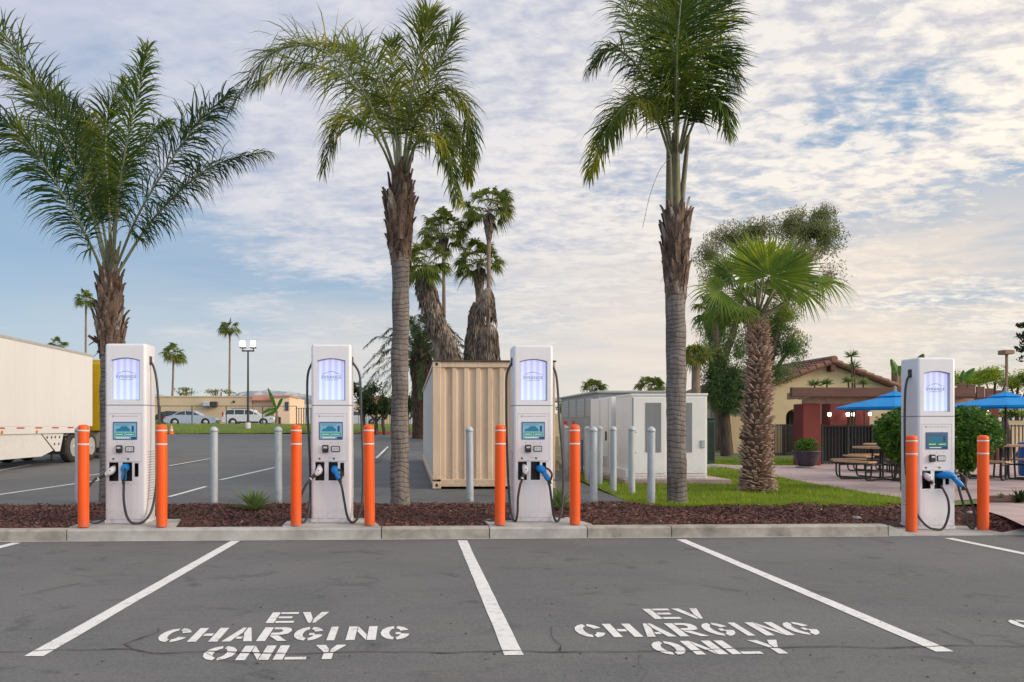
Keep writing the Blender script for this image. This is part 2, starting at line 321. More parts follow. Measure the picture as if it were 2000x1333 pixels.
M['chassis'] = mat('chassis_black', (.012, .012, .012), (.035, .03, .027), scale=5, rough=.7)
M['yellow'] = mat('truck_yellow', (.50, .33, .005), (.42, .28, .005), scale=1, rough=.4, coat=.2)
M['redref'] = mat('red_reflector', (.45, .03, .02), rough=.35)
M['amber'] = mat('amber_marker', (.62, .25, .02), rough=.35)
M['car_silver'] = mat('silver_car_paint', (.42, .47, .55), (.46, .51, .58), scale=1, rough=.3, metal=.3, coat=.4)
M['car_white'] = mat('white_car_paint', (.60, .62, .66), (.66, .68, .70), scale=1, rough=.3, coat=.4)
M['glass_dark'] = mat('car_glass', (.02, .025, .03), rough=.06, spec=.6)
M['trim'] = mat('dark_trim', (.035, .035, .04), rough=.6)
M['rim'] = mat('wheel_rim', (.50, .50, .50), rough=.35, metal=.5)
M['pole'] = mat('dark_pole', (.045, .04, .04), rough=.5)
M['lampglow'] = mat('lamp_glow', (.9, .9, .9), rough=.3, emit=5.5, ecol=(1, .95, .86))
M['warmglow'] = mat('warm_lamp_glow', (.9, .85, .8), rough=.3, emit=7, ecol=(1, .86, .70))
M['greysteel'] = mat('grey_switchgear', (.26, .29, .30), (.31, .33, .34), scale=1.3, rough=.5)
M['greypanel'] = mat('grey_panel', (.42, .45, .47), rough=.5)
M['grille'] = mat('grille_grey', (.30, .31, .32), (.36, .37, .38), scale=9, rough=.5, stretch=(3, 3, .1))
M['greenbox'] = mat('green_transformer', (.012, .045, .028), (.02, .06, .038), scale=3, rough=.5)
M['block'] = mat('block_wall', (.55, .43, .27), (.60, .48, .32), scale=1, rough=.9)
M['redpaint'] = mat('red_paint', (.60, .05, .035), (.50, .06, .045), scale=2, rough=.6)
M['cream'] = mat('cream_paint', (.60, .52, .30), rough=.7)
M['cone'] = mat('cone_orange', (.85, .16, .02), rough=.5)
M['barrel'] = mat('barrel_blue', (.01, .10, .32), rough=.4)
M['hill'] = mat('hazed_hill_scrub', (.17, .21, .24), (.26, .29, .32), scale=.02, rough=1, c3=(.42, .42, .41), scale3=.05, lo3=.5, hi3=.6, world=True)  # blue-grey of distance haze painted into the scrub colour
M['stone'] = mat('pale_stone', (.30, .26, .22), (.42, .38, .33), scale=9, rough=.9)
M['farwhite'] = mat('far_white_wall', (.50, .50, .50), (.60, .59, .57), scale=.1, rough=.9)

dirty(M['white_paint'], (.33, .29, .26), 0, .22, .55, .10)
dirty(M['orange'], (.30, .13, .07), 0, .30, .7, .10)
dirty(M['reflect'], (.40, .33, .30), 0, .30, .3, .25)
dirty(M['galv'], (.22, .19, .16), 0, .25, .8, .25)
dirty(M['container'], (.36, .22, .13), .1, .6, .5, .35)
dirty(M['container_side'], (.36, .26, .18), .1, .6, .5, .3)
dirty(M['white_side'], (.42, .39, .35), 0, .35, .5, .18)
dirty(M['trailer'], (.48, .44, .40), .8, 1.6, .35, .22)
dirty(M['greysteel'], (.18, .17, .15), 0, .5, .4, .25)
# ------------------------------------------------------------------ mesh helpers
class MB:
    def __init__(s): s.v = []; s.f = []; s.sm = []
    def add(s, vs, fs, smooth=False):
        o = len(s.v); s.v += [Vector(p) for p in vs]; s.f += [tuple(i+o for i in f) for f in fs]; s.sm += [smooth]*len(fs); return s
    def quad(s, *p): return s.add(p, [tuple(range(len(p)))])
    def box(s, x0, x1, y0, y1, z0, z1):
        return s.add([(x0, y0, z0), (x1, y0, z0), (x1, y1, z0), (x0, y1, z0), (x0, y0, z1), (x1, y0, z1), (x1, y1, z1), (x0, y1, z1)],
                     [(0, 3, 2, 1), (4, 5, 6, 7), (0, 1, 5, 4), (1, 2, 6, 5), (2, 3, 7, 6), (3, 0, 4, 7)])
    def bbox(s, x0, x1, y0, y1, z0, z1, b=.01):
        """box with chamfered edges"""
        xs = (x0, x1); ys = (y0, y1); zs = (z0, z1); V = {}; vs = []
        for i in (0, 1):
            for j in (0, 1):
                for k in (0, 1):
                    sx, sy, sz = (1-2*i)*b, (1-2*j)*b, (1-2*k)*b
                    for a, p in (('x', (xs[i], ys[j]+sy, zs[k]+sz)), ('y', (xs[i]+sx, ys[j], zs[k]+sz)), ('z', (xs[i]+sx, ys[j]+sy, zs[k]))):
                        V[a, i, j, k] = len(vs); vs.append(p)
        fs = []
        for i in (0, 1):
            fs.append([V['x', i, 0, 0], V['x', i, 1, 0], V['x', i, 1, 1], V['x', i, 0, 1]][::(-1 if i == 0 else 1)])
            fs.append([V['y', 0, i, 0], V['y', 1, i, 0], V['y', 1, i, 1], V['y', 0, i, 1]][::(1 if i == 0 else -1)])
            fs.append([V['z', 0, 0, i], V['z', 1, 0, i], V['z', 1, 1, i], V['z', 0, 1, i]][::(-1 if i == 0 else 1)])
        for a in (0, 1):
            for b_ in (0, 1):
                fs.append([V['x', a, b_, 0], V['x', a, b_, 1], V['y', a, b_, 1], V['y', a, b_, 0]])
                fs.append([V['x', a, 0, b_], V['x', a, 1, b_], V['z', a, 1, b_], V['z', a, 0, b_]])
                fs.append([V['y', 0, a, b_], V['y', 1, a, b_], V['z', 1, a, b_], V['z', 0, a, b_]])
                for c in (0, 1): fs.append([V['x', a, b_, c], V['y', a, b_, c], V['z', a, b_, c]])
        return s.add(vs, fs)
    def tube(s, pts, rad, n=8, caps=True, smooth=True):
        pts = [Vector(p) for p in pts]; m = len(pts)
        if isinstance(rad, (int, float)): rad = [rad]*m
        vs = []; prev = None
        for i, p in enumerate(pts):
            t = (pts[min(i+1, m-1)]-pts[max(i-1, 0)])
            if t.length < 1e-9: t = Vector((0, 0, 1))
            t.normalize()
            if prev is None:
                a = Vector((0, 0, 1)) if abs(t.z) < .9 else Vector((1, 0, 0)); u = a.cross(t).normalized()
            else:
                u = prev-t*prev.dot(t)
                u = u.normalized() if u.length > 1e-6 else Vector((1, 0, 0))
            prev = u; v_ = t.cross(u)
            for k in range(n):
                a = 2*math.pi*k/n; vs.append(p+(u*math.cos(a)+v_*math.sin(a))*rad[i])
        fs = [(i*n+k, i*n+(k+1) % n, (i+1)*n+(k+1) % n, (i+1)*n+k) for i in range(m-1) for k in range(n)]
        s.add(vs, fs, smooth)
        if caps: s.add(vs[:n][::-1], [tuple(range(n))]); s.add(vs[-n:], [tuple(range(n))])
        return s
    def lathe(s, prof, n=16, c=(0, 0, 0), smooth=True, axis='z', sx=1, sy=1, caps=(True, True)):
        vs = []; c = Vector(c)
        for r, h in prof:
            for k in range(n):
                a = 2*math.pi*k/n
                p = Vector((r*math.cos(a)*sx, r*math.sin(a)*sy, h))
                if axis == 'x': p = Vector((h, p.x, p.y))
                if axis == 'y': p = Vector((p.x, h, p.y))
                vs.append(c+p)
        m = len(prof)
        s.add(vs, [(i*n+k, i*n+(k+1) % n, (i+1)*n+(k+1) % n, (i+1)*n+k) for i in range(m-1) for k in range(n)], smooth)
        if caps[0]: s.add(vs[:n][::-1], [tuple(range(n))])
        if caps[1]: s.add(vs[-n:], [tuple(range(n))])
        return s
    def prism(s, poly, y0, y1, axis='y'):
        """poly = list of (a, b); extruded along axis"""
        def P(a, b, y):
            return {'y': (a, y, b), 'x': (y, a, b), 'z': (a, b, y)}[axis]
        n = len(poly); vs = [P(a, b, y0) for a, b in poly]+[P(a, b, y1) for a, b in poly]
        return s.add(vs, [tuple(range(n))[::-1], tuple(range(n, 2*n))]+[(i, (i+1) % n, n+(i+1) % n, n+i) for i in range(n)])
    def build(s, name, m, parent=None, loc=None, local=True):
        me = bpy.data.meshes.new(name); off = Vector((0, 0, 0))
        if parent is not None and not local: off = parent.location
        if loc is not None: off = Vector(loc)
        me.from_pydata([tuple(p-off) for p in s.v], [], s.f)
        me.polygons.foreach_set('use_smooth', s.sm); me.materials.append(M[m] if isinstance(m, str) else m); me.update()
        o = bpy.data.objects.new(name, me); COL.objects.link(o)
        if parent is not None: o.parent = parent
        elif loc is not None: o.location = loc
        return o
def tag(o, label, cat, group=None, kind=None):
    if label: o['label'] = label
    if cat: o['category'] = cat
    if group: o['group'] = group
    if kind: o['kind'] = kind
    return o
def empty(name, loc, label, cat, group=None, rz=0):
    o = bpy.data.objects.new(name, None); COL.objects.link(o); o.location = loc; o.rotation_euler = (0, 0, rz)
    o.empty_display_size = .2
    return tag(o, label, cat, group)
def struct(o): o['kind'] = 'structure'; return o
def kids(o): return [c for c in COL.objects if c.parent == o]
def dup(o, loc, label, group=None, rz=0):
    def cp(a, par):
        c = a.copy(); COL.objects.link(c)
        if par is not None: c.parent = par
        for ch in kids(a): cp(ch, c)
        return c
    c = cp(o, None); c.location = loc; c.rotation_euler = (0, 0, rz); c['label'] = label
    if group: c['group'] = group
    return c
def spline(P, n):
    P = [Vector(p) for p in P]; Q = [P[0]*2-P[1]]+P+[P[-1]*2-P[-2]]; out = []; k = len(P)-1
    for i in range(n+1):
        t = i/n*k; j = min(int(t), k-1); t -= j; a, b, c, d = Q[j:j+4]
        out.append(.5*((2*b)+(c-a)*t+(2*a-5*b+4*c-d)*t*t+(3*b-a-3*c+d)*t**3))
    return out
def rv(s=1): return Vector((rnd.uniform(-s, s), rnd.uniform(-s, s), rnd.uniform(-s, s)))
def rdir():
    while True:
        v = rv()
        if .05 < v.length < 1: return v.normalized()

# ------------------------------------------------------------------ ground, lots, kerb
AZ = -.14; YK = 9.55
def H(Y):
    if Y < 28: return 0.0
    if Y < 60: return .56*(Y-28)/32
    if Y < 66: return .56+.59*(Y-60)/6
    return 1.15
def sheet(name, m, poly, z, kind='structure', hf=None):
    mb = MB(); mb.add([(p[0], p[1], z if hf is None else hf(p[1])+z) for p in poly], [tuple(range(len(poly)))])
    o = mb.build(name, m); o['kind'] = kind; return o
g = MB(); ys = [-80, 9.6, 12.2, 12.6, 28, 60, 66, 120, 400, 3500]; zs = [-.25, -.25, -.25, -.03, -.03, .53, 1.12, 1.12, 1.12, 1.12]
vs = [(x, y, z) for y, z in zip(ys, zs) for x in (-2500, 2500)]
g.add(vs, [(2*i, 2*i+1, 2*i+3, 2*i+2) for i in range(len(ys)-1)]); struct(g.build('ground', 'ground'))
sheet('parking_lot', 'asphalt', [(-40, -30), (40, -30), (40, YK+.02), (-40, YK+.02)], AZ)
# back lot (follows the rise)
bl = MB(); xb = X(1232, 12.6)
rows = [(12.3, -60, X(1232, 12.3)), (12.6, -60, xb), (14, -60, X(1190, 14)), (17, -60, X(1125, 17)), (21, -60, X(1090, 21)), (28, -70, X(1075, 28)), (60, -90, X(822, 60))]
vs = []
for y, a, b in rows: vs += [(a, y, H(y)), (b, y, H(y))]
bl.add(vs, [(2*i, 2*i+1, 2*i+3, 2*i+2) for i in range(len(rows)-1)]); struct(bl.build('back_parking_lot', 'asphalt2'))
# grass bank beyond the lot
gb = MB(); NX = 90
ysb = [60.02, 60.6, 62, 64, 66, 68.5]
vs = []
for j, y in enumerate(ysb):
    for i in range(NX+1):
        x = -60+i*64/NX*1.0
        vs.append((x, y, H(y)+.05+.12*noise.noise(Vector((x*.5, y*.7, 0)))+(.12 if j else 0)))
gb.add(vs, [(j*(NX+1)+i, j*(NX+1)+i+1, (j+1)*(NX+1)+i+1, (j+1)*(NX+1)+i) for j in range(len(ysb)-1) for i in range(NX)], True)
struct(gb.build('grass_bank', 'grass_soil'))
sheet('car_park_beyond', 'asphalt2', [(-80, 68), (60, 68), (60, 92), (-80, 92)], 1.165)
# lawn
lawn_px = [(1236, 986), (1190, 964), (1125, 935), (1098, 905), (1082, 880), (1082, 866), (1480, 866), (1600, 880)]
lp = [G(*p).xy for p in lawn_px]; xr = X(1800, 11.75)
lawn = [(X(1236, 12.3), 11.7)]+[(p.x, p.y) for p in lp]+[(20, 38), (20, 16), (X(1772, 11.7)+.4, 11.7)]
sheet('lawn', 'grass_soil', lawn, .002)
# pinkish patio and path
pp = [(1398, 907.5), (1440, 910), (1560, 910.5), (1620, 905), (1700, 900), (2150, 894), (2150, 972), (2000, 972), (1930, 975), (1860, 980), (1770, 975), (1700, 965), (1600, 948.5), (1515, 932), (1440, 918), (1398, 912)]
sheet('path', 'path', [G(*p).xy for p in pp], .012)
wk = [G(1905, 984), G(2080, 980), G(2120, 1030), G(1998, 1029), G(1962, 1012), G(1925, 1000)]
sheet('walkway', 'path', [p.xy for p in wk], .016)

# ---- planting bed with a dip round the right-hand charger
C4X = X(1835, 10.0)
def bedz(x, y):
    z = -.015+.05*noise.noise(Vector((x*1.3, y*1.3, 3)))+.02*noise.noise(Vector((x*5, y*5, 7)))
    if y > 10.2: z += .03*min(1, (y-10.2))
    k = max(0, 1-abs(x-C4X)/1.15); f = max(0, min(1, (11.2-y)/1.0))
    z -= .15*min(1, k*2.2)*f
    if x > C4X+.9: z = min(z, -.005)-.03*min(1, max(0, y-10))
    if y > 12.3: z -= (y-12.3)*.4
    return z
bed = MB(); x0, x1 = -13.5, X(1975, 11)+1.2; NX, NY = 230, 26
def bback(x): return 12.5 if x < X(1232, 12.4) else 11.78+.08*math.sin(x*2.1)+.06*math.sin(x*5.3)
vs = []
for j in range(NY+1):
    for i in range(NX+1):
        x = x0+(x1-x0)*i/NX; y = 9.70+(bback(x)-9.70)*j/NY
        vs.append((x, y, bedz(x, y)+(0 if 0 < j < NY else -.02)))
bed.add(vs, [(j*(NX+1)+i, j*(NX+1)+i+1, (j+1)*(NX+1)+i+1, (j+1)*(NX+1)+i) for j in range(NY) for i in range(NX)], True)
struct(bed.build('planting_bed', 'mulch'))
pads = [(X(148, 9.9), X(352, 9.9)), (X(556, 9.9), X(742, 9.9)), (X(952, 9.9), X(1150, 9.9))]
def inpad(x, y):
    if y < 10.5:
        for a, b in pads:
            if a-.03 < x < b+.03: return True
    if abs(x-C4X) < .66 and y < 10.6: return True
    return False
ch = MB()
for i in range(52000):
    x = rnd.uniform(-10, x1); y = rnd.uniform(9.72, bback(x)+.03)
    if inpad(x, y): continue
    a = rnd.uniform(0, 6.283); L = rnd.uniform(.007, .028); B = rnd.uniform(.004, .010)
    u = Vector((math.cos(a), math.sin(a), rnd.uniform(-.5, .5)))*L; v_ = Vector((-math.sin(a), math.cos(a), rnd.uniform(-.5, .5)))*B
    c = Vector((x, y, bedz(x, y)+rnd.uniform(.004, .028)))
    ch.quad(c-u-v_, c+u-v_, c+u+v_, c-u+v_)
tag(ch.build('wood_mulch', 'chip'), 'dark red brown wood chip mulch covering the planting strip behind the kerb', 'mulch', kind='stuff')
for i in range(26):
    x = rnd.uniform(-7, x1-.5); y = rnd.uniform(9.9, 12.0)
    if inpad(x, y): continue
# kerb: a run of cast lengths, each its own piece
def kerb(xa, xb, name='kerb', m='concrete', z0=0.0, z1=0.0):
    k = MB(); n = max(1, int(abs(xb-xa)/.5)); pr = [(0, AZ-.1), (0, -.022), (.012, -.006), (.03, 0), (.17, 0), (.17, AZ-.1)]
    vs = []
    for i in range(n+1):
        t = i/n; x = xa+(xb-xa)*t; dz = z0+(z1-z0)*t
        for a, b in pr: vs.append((x, YK+a, b+dz if b > AZ else b))
    q = len(pr); fs = [(i*q+j, (i+1)*q+j, (i+1)*q+j+1, i*q+j+1) for i in range(n) for j in range(q-1)]
    k.add(vs, fs); k.add(vs[:q], [tuple(range(q))]); k.add(vs[-q:], [tuple(range(q))[::-1]])
    return struct(k.build(name, m))
seams = [-14, X(-260, YK), X(130, YK), X(745, YK), X(956, YK), X(1147, YK), X(1312, YK), X(1735, YK)]
for i in range(len(seams)-1): kerb(seams[i]+.006, seams[i+1]-.006, m='concrete_new' if i in (2, 4) else 'concrete')
# gutter strip at the foot of the kerb
gt = MB(); gt.add([(-14, YK-.10, AZ+.004), (X(1735, YK), YK-.06, AZ+.004), (X(1735, YK), YK+.01, AZ+.004), (-14, YK+.01, AZ+.004)], [(0, 1, 2, 3)])
struct(gt.build('gutter', 'concrete_new'))
for a, b in pads:
    p = MB(); p.prism([(a, YK+.172), (b, YK+.172), (b-.10, YK+.62), (b-.16, 10.46), (a+.16, 10.46), (a-.02, YK+.60)], -.12, .012, 'z')
    struct(p.build('charger_pad', 'concrete_new'))
# dropped pad at the right-hand charger
xa, xb2 = X(1735, YK), C4X-.60
xc, xd = C4X+.66, C4X+1.25
za = AZ+.012
for (u0, u1) in ((xa+.006, xb2), (xd, xc)):      # kerb ends ramping down to the flush pad
    p = MB(); y0, y1 = YK, YK+.19
    vs = [(u0, y0, 0), (u0, y1, 0), (u1, y0, za), (u1, y1, za), (u0, y0, AZ-.05), (u1, y0, AZ-.05), (u0, y1, AZ-.05), (u1, y1, AZ-.05), (u0+(u1-u0)*.35, y0, -.055), (u0+(u1-u0)*.35, y1, -.055)]
    p.add(vs, [(0, 8, 9, 1), (8, 2, 3, 9), (0, 4, 5, 2, 8), (1, 9, 3, 7, 6), (0, 1, 6, 4), (2, 5, 7, 3)]); struct(p.build('dropped_kerb', 'concrete_new'))
p = MB(); p.prism([(xb2, YK), (xc, YK), (xc, 10.55), (xb2+.05, 10.55)], AZ-.06, za, 'z'); struct(p.build('charger_pad', 'concrete_new'))
kerb(xd, xd+6, m='concrete_new')
# ---- painted stall lines and lettering
def stripe(p, q, wd, z, name='stall_line', m='paint'):
    p = Vector(p[:2]); q = Vector(q[:2]); u = (q-p).normalized(); v_ = Vector((-u.y, u.x))*wd/2
    mb = MB(); n = max(2, int((q-p).length/.25)); vs = []
    for i in range(n+1):
        c = p+(q-p)*i/n; j1 = 1+rnd.uniform(-.05, .05); j2 = 1+rnd.uniform(-.05, .05)
        vs += [(*(c+v_*j1), z), (*(c-v_*j2), z)]
    mb.add(vs, [(2*i, 2*i+1, 2*i+3, 2*i+2) for i in range(n)])
    return mb.build(name, m)
LZ = AZ+.004
GL = 'white lines between the charging bays'
for a, b, lb in (((33, 1061), (-260, 1135), 'short end of a white line at the left edge below the kerb'),
                 ((460, 1057.5), (66, 1283), 'white stall line slanting down to the left from below the first two chargers'),
                 ((903, 1056.5), (1004, 1281), 'middle white stall line ending between the two painted messages'),
                 ((1330, 1054.5), (1846, 1274), 'white stall line slanting down to the right beyond the second message'),
                 ((1852, 1052), (2330, 1150), 'white line running off the right edge below the right charger')):
    tag(stripe(G(*a, AZ), G(*b, AZ), .115, LZ), lb, 'road marking', GL)
for a, b, lb, wd in (((-60, 975), (205, 937), 'faint white line on the back lot behind the left bollard', .09), ((330, 971), (402, 951), 'thin white line on the back lot left of the grey post', .09),
                 ((430, 938), (548, 911), 'long thin white line between the grey posts on the back lot', .09), ((205, 925), (150, 932), 'worn line beside the truck wheels', .09),
                 ((735, 906), (758, 880), 'faint line on the back lot left of the middle palm', .09), ((330, 912), (420, 896), 'faint far line left of the grey posts', .08), ((545, 855), (562, 850), 'small white mark near the far grass bank', .2),
                 ((-30, 925), (60, 908), 'white line on the back lot below the trailer skirt', .09)):
    a2, b2 = G(*a), G(*b)
    tag(stripe(a2, b2, wd, max(H(a2.y), H(b2.y))+.004, 'lot_line'), lb, 'road marking', 'faint lines on the back lot')

def Lt(c, w_=.19, h=.33):
    """stencil letters as lists of polygons on a 0..1 grid"""
    t = .30; s = .17; g_ = .045
    def arc(cx, cy, rx, ry, a0, a1, tx, ty, n=6):
        o = [(cx+rx*math.cos(R(a0+(a1-a0)*i/n)), cy+ry*math.sin(R(a0+(a1-a0)*i/n))) for i in range(n+1)]
        i_ = [(cx+(rx-tx)*math.cos(R(a0+(a1-a0)*i/n)), cy+(ry-ty)*math.sin(R(a0+(a1-a0)*i/n))) for i in range(n+1)]
        return o+i_[::-1]
    r = lambda a, b, c_, d: [(a, b), (c_, b), (c_, d), (a, d)]
    if c == 'E': return [r(0, 0, t, 1), r(t+g_, 0, 1, s), r(t+g_, .42, .85, .42+s), r(t+g_, 1-s, 1, 1)]
    if c == 'V': return [[(.40, 0), (.50, 0), (.50, .36), (.30, 1), (0, 1)], [(.55, 0), (.66, 0), (1, 1), (.72, 1), (.55, .36)]]
    if c == 'I': return [r(.32, 0, .32+t*1.1, 1)]
    if c == 'H': return [r(0, 0, t, 1), r(1-t, 0, 1, 1), r(t+g_, .41, 1-t-g_, .41+s)]
    if c == 'L': return [r(0, 0, t, 1), r(t+g_, 0, 1, s)]
    if c == 'N': return [r(0, 0, t, 1), r(1-t, 0, 1, 1), [(t+g_*.6, 1), (t+g_*.6, .62), (1-t-g_*.6, 0), (1-t-g_*.6, .38)]]
    if c == 'A': return [[(0, 0), (.29, 0), (.36, .26), (.48, .62), (.48, 1), (.36, 1)], [(.71, 0), (1, 0), (.64, 1), (.53, 1), (.53, .62), (.64, .26)], r(.40, .18, .60, .33)]
    if c == 'Y': return [r(.35, 0, .65, .42), [(.0, 1), (.32, 1), (.48, .68), (.48, .46), (.35, .46)], [(1, 1), (.68, 1), (.53, .68), (.53, .46), (.65, .46)]]
    if c == 'O': return [arc(.5, .5, .5, .5, 98, 262, t, s), arc(.5, .5, .5, .5, -82, 82, t, s)]
    if c == 'C': return [arc(.5, .5, .5, .5, 98, 262, t, s), arc(.5, .5, .5, .5, -82, -22, t, s), arc(.5, .5, .5, .5, 22, 82, t, s)]
    if c == 'G': return [arc(.5, .5, .5, .5, 98, 262, t, s), arc(.5, .5, .5, .5, -82, -10, t, s), arc(.5, .5, .5, .5, 24, 82, t, s), r(.52, .38, .69, .54)]
    if c == 'R': return [r(0, 0, t, 1), [(t+g_, 1), (.72, 1), (.93, .92), (1, .74), (.93, .52), (.72, .44), (t+g_, .44), (t+g_, .59), (.62, .60), (.70, .72), (.62, .84), (t+g_, .85)], [(t+g_, .40), (.62, .40), (1, 0), (.70, 0), (t+g_, .36)]]
def message(px, lab, dx_=0):
    cx = X(px[1], G(px[1], 1236, AZ).y)
    root = empty('painted_lettering', (cx, 5.25, LZ), lab, 'road marking', 'painted charging bay messages')
    for word, yb, cpx in (('EV', 5.53, px[0]), ('CHARGING', 5.07, px[1]), ('ONLY', 4.665, px[2])):
        adv = {'I': .11}; ws = [adv.get(c, .198) for c in word]; gap = .026; tot = sum(ws)+gap*(len(ws)-1)
        x = cx-tot/2+{'EV': .02, 'CHARGING': 0, 'ONLY': -.0}[word]; h = {'EV': .31, 'CHARGING': .34, 'ONLY': .30}[word]
        for c, wd in zip(word, ws):
            mb = MB()
            for poly in Lt(c):
                if c == 'I': poly = [(.1+(a-.32)*.85/.33/1.0*.55, b) for a, b in poly]
                mb.add([(x+a*wd-cx, yb+b*h-5.25, 0) for a, b in poly], [tuple(range(len(poly)))])
            x += wd+gap; mb.build('letter', 'paint', root)
    return root
message((572, 560, 548), 'white stencilled EV CHARGING ONLY in the left bay of the foreground asphalt')
message((1318, 1366, 1412), 'white stencilled EV CHARGING ONLY in the right bay of the foreground asphalt')
message((2155, 2264, 2340), 'white stencilled lettering cut off by the right edge of the photo')
# ---- cracks
def crack(pts, wd=.012, z=LZ+.003, amp=.03, name='crack'):
    mb = MB(); out = []
    for a, b in zip(pts[:-1], pts[1:]):
        a = G(*a, AZ); b = G(*b, AZ); n = max(3, int((b-a).length/.06))
        for i in range(n):
            c = a+(b-a)*i/n; out.append(Vector((c.x+amp*noise.noise(c*9), c.y+amp*1.6*noise.noise(c*4+Vector((9, 0, 0))), z)))
    vs = []
    for i, c in enumerate(out):
        tg = out[min(len(vs)//2+1, len(out)-1)]-out[max(len(vs)//2-1, 0)]; tg.z = 0; tg.normalize(); w2 = wd*(.28+.8*abs(noise.noise(c*7)))*.75
        vs += [(c.x+tg.y*w2, c.y-tg.x*w2, z), (c.x-tg.y*w2, c.y+tg.x*w2, z)]
    mb.add(vs, [(2*i, 2*i+1, 2*i+3, 2*i+2) for i in range(len(out)-1)]); return struct(mb.build(name, 'crack'))
crack([(-40, 1274), (130, 1273), (250, 1272), (300, 1277), (400, 1277), (600, 1277), (800, 1276), (1004, 1274), (1300, 1273), (1500, 1266), (1700, 1266), (1860, 1263), (2050, 1262)], .015)
crack([(250, 1272), (245, 1262), (270, 1250), (310, 1236), (318, 1222)], .012)
crack([(1095, 1272), (1092, 1260), (1082, 1247), (1078, 1236), (1083, 1222)], .011)
crack([(1830, 1228), (1855, 1240), (1890, 1252), (1910, 1262)], .009)
crack([(395, 1277), (430, 1292), (470, 1298), (500, 1312), (560, 1318)], .004)
crack([(1245, 1333), (1262, 1310), (1240, 1290), (1258, 1274)], .004)
crack([(120, 1120), (180, 1128), (230, 1122), (300, 1130)], .006)
crack([(1640, 1100), (1720, 1112), (1790, 1108)], .006)
crack([(1540, 1278), (1530, 1300), (1548, 1333)], .003)

gm = MB()
for i in range(240):
    px = rnd.uniform(-20, 2020); py = 1062+(rnd.random()**.8)*265; c = G(px, py, AZ); c.z = AZ+.003; s_ = rnd.choice((.003, .004, .005, .006, .009)); n_ = 5
    gm.add([c+Vector((math.cos(k*1.257+i)*s_*rnd.uniform(.6, 1.4), math.sin(k*1.257+i)*s_*rnd.uniform(.6, 1.4), 0)) for k in range(5)]+[c+Vector((0, 0, s_*.6))], [(k, (k+1) % 5, 5) for k in range(5)])
tag(gm.build('grit', 'crack'), 'dark grit and crumbs of leaf scattered over the foreground asphalt', 'grit', kind='stuff')
gm = MB()
for i in range(240):
    x = rnd.uniform(-8, x1-1); y = rnd.uniform(9.75, bback(x)-.05)
    if inpad(x, y): continue
    a = rnd.uniform(0, 6.283); l = rnd.uniform(.012, .05); u = Vector((math.cos(a), math.sin(a), rnd.uniform(-.2, .3)))*l; v_ = Vector((-math.sin(a), math.cos(a), 0))*rnd.uniform(.005, .012); c = Vector((x, y, bedz(x, y)+.035))
    gm.quad(c-u, c-v_, c+u, c+v_)
tag(gm.build('leaf_litter', 'litter'), 'dry pale leaf litter lying on the dark mulch', 'leaf litter', kind='stuff')
# grass blades
def pip(x, y, poly):
    c = False; j = len(poly)-1
    for i in range(len(poly)):
        xi, yi = poly[i][:2]; xj, yj = poly[j][:2]
        if (yi > y) != (yj > y) and x < (xj-xi)*(y-yi)/(yj-yi)+xi: c = not c
        j = i
    return c
pathpoly = [G(*p).xy for p in pp]
vv = []; ff = []
def blade(x, y, z, h, wd):
    a = rnd.uniform(0, 6.283); l = rnd.uniform(.1, .6)*h; b = rnd.uniform(0, 6.283)
    o = len(vv); vv.extend([(x-math.cos(a)*wd, y-math.sin(a)*wd, z), (x+math.cos(a)*wd, y+math.sin(a)*wd, z), (x+math.cos(b)*l, y+math.sin(b)*l, z+h)]); ff.append((o, o+1, o+2))
cnt = 0
while cnt < 75000:
    y = 11.7+(rnd.random()**1.7)*16; x = rnd.uniform(X(1080, y), X(1800, y)+.3)
    cnt += 1
    if not pip(x, y, lawn) or pip(x, y, pathpoly): continue
    k = 1+.5*noise.noise(Vector((x*.9, y*.9, 0)))
    blade(x, y, 0, rnd.uniform(.03, .075)*k*(1 if rnd.random() < .97 else 2.6), .004+.0006*(y-11))
me = bpy.data.meshes.new('grass'); me.from_pydata(vv, [], ff); me.materials.append(M['grass']); o = bpy.data.objects.new('grass', me); COL.objects.link(o)
tag(o, 'bright green mown grass of the lawn round the white cabinets and fan palm', 'grass', kind='stuff')
vv = []; ff = []
for i in range(26000):
    y = rnd.uniform(60.1, 68.4); x = rnd.uniform(-42, 2); blade(x, y, H(y)+.08, rnd.uniform(.06, .20), .03)
me = bpy.data.meshes.new('bank_grass'); me.from_pydata(vv, [], ff); me.materials.append(M['grass']); o = bpy.data.objects.new('bank_grass', me); COL.objects.link(o)
tag(o, 'grass on the far bank in front of the parked cars', 'grass', kind='stuff')

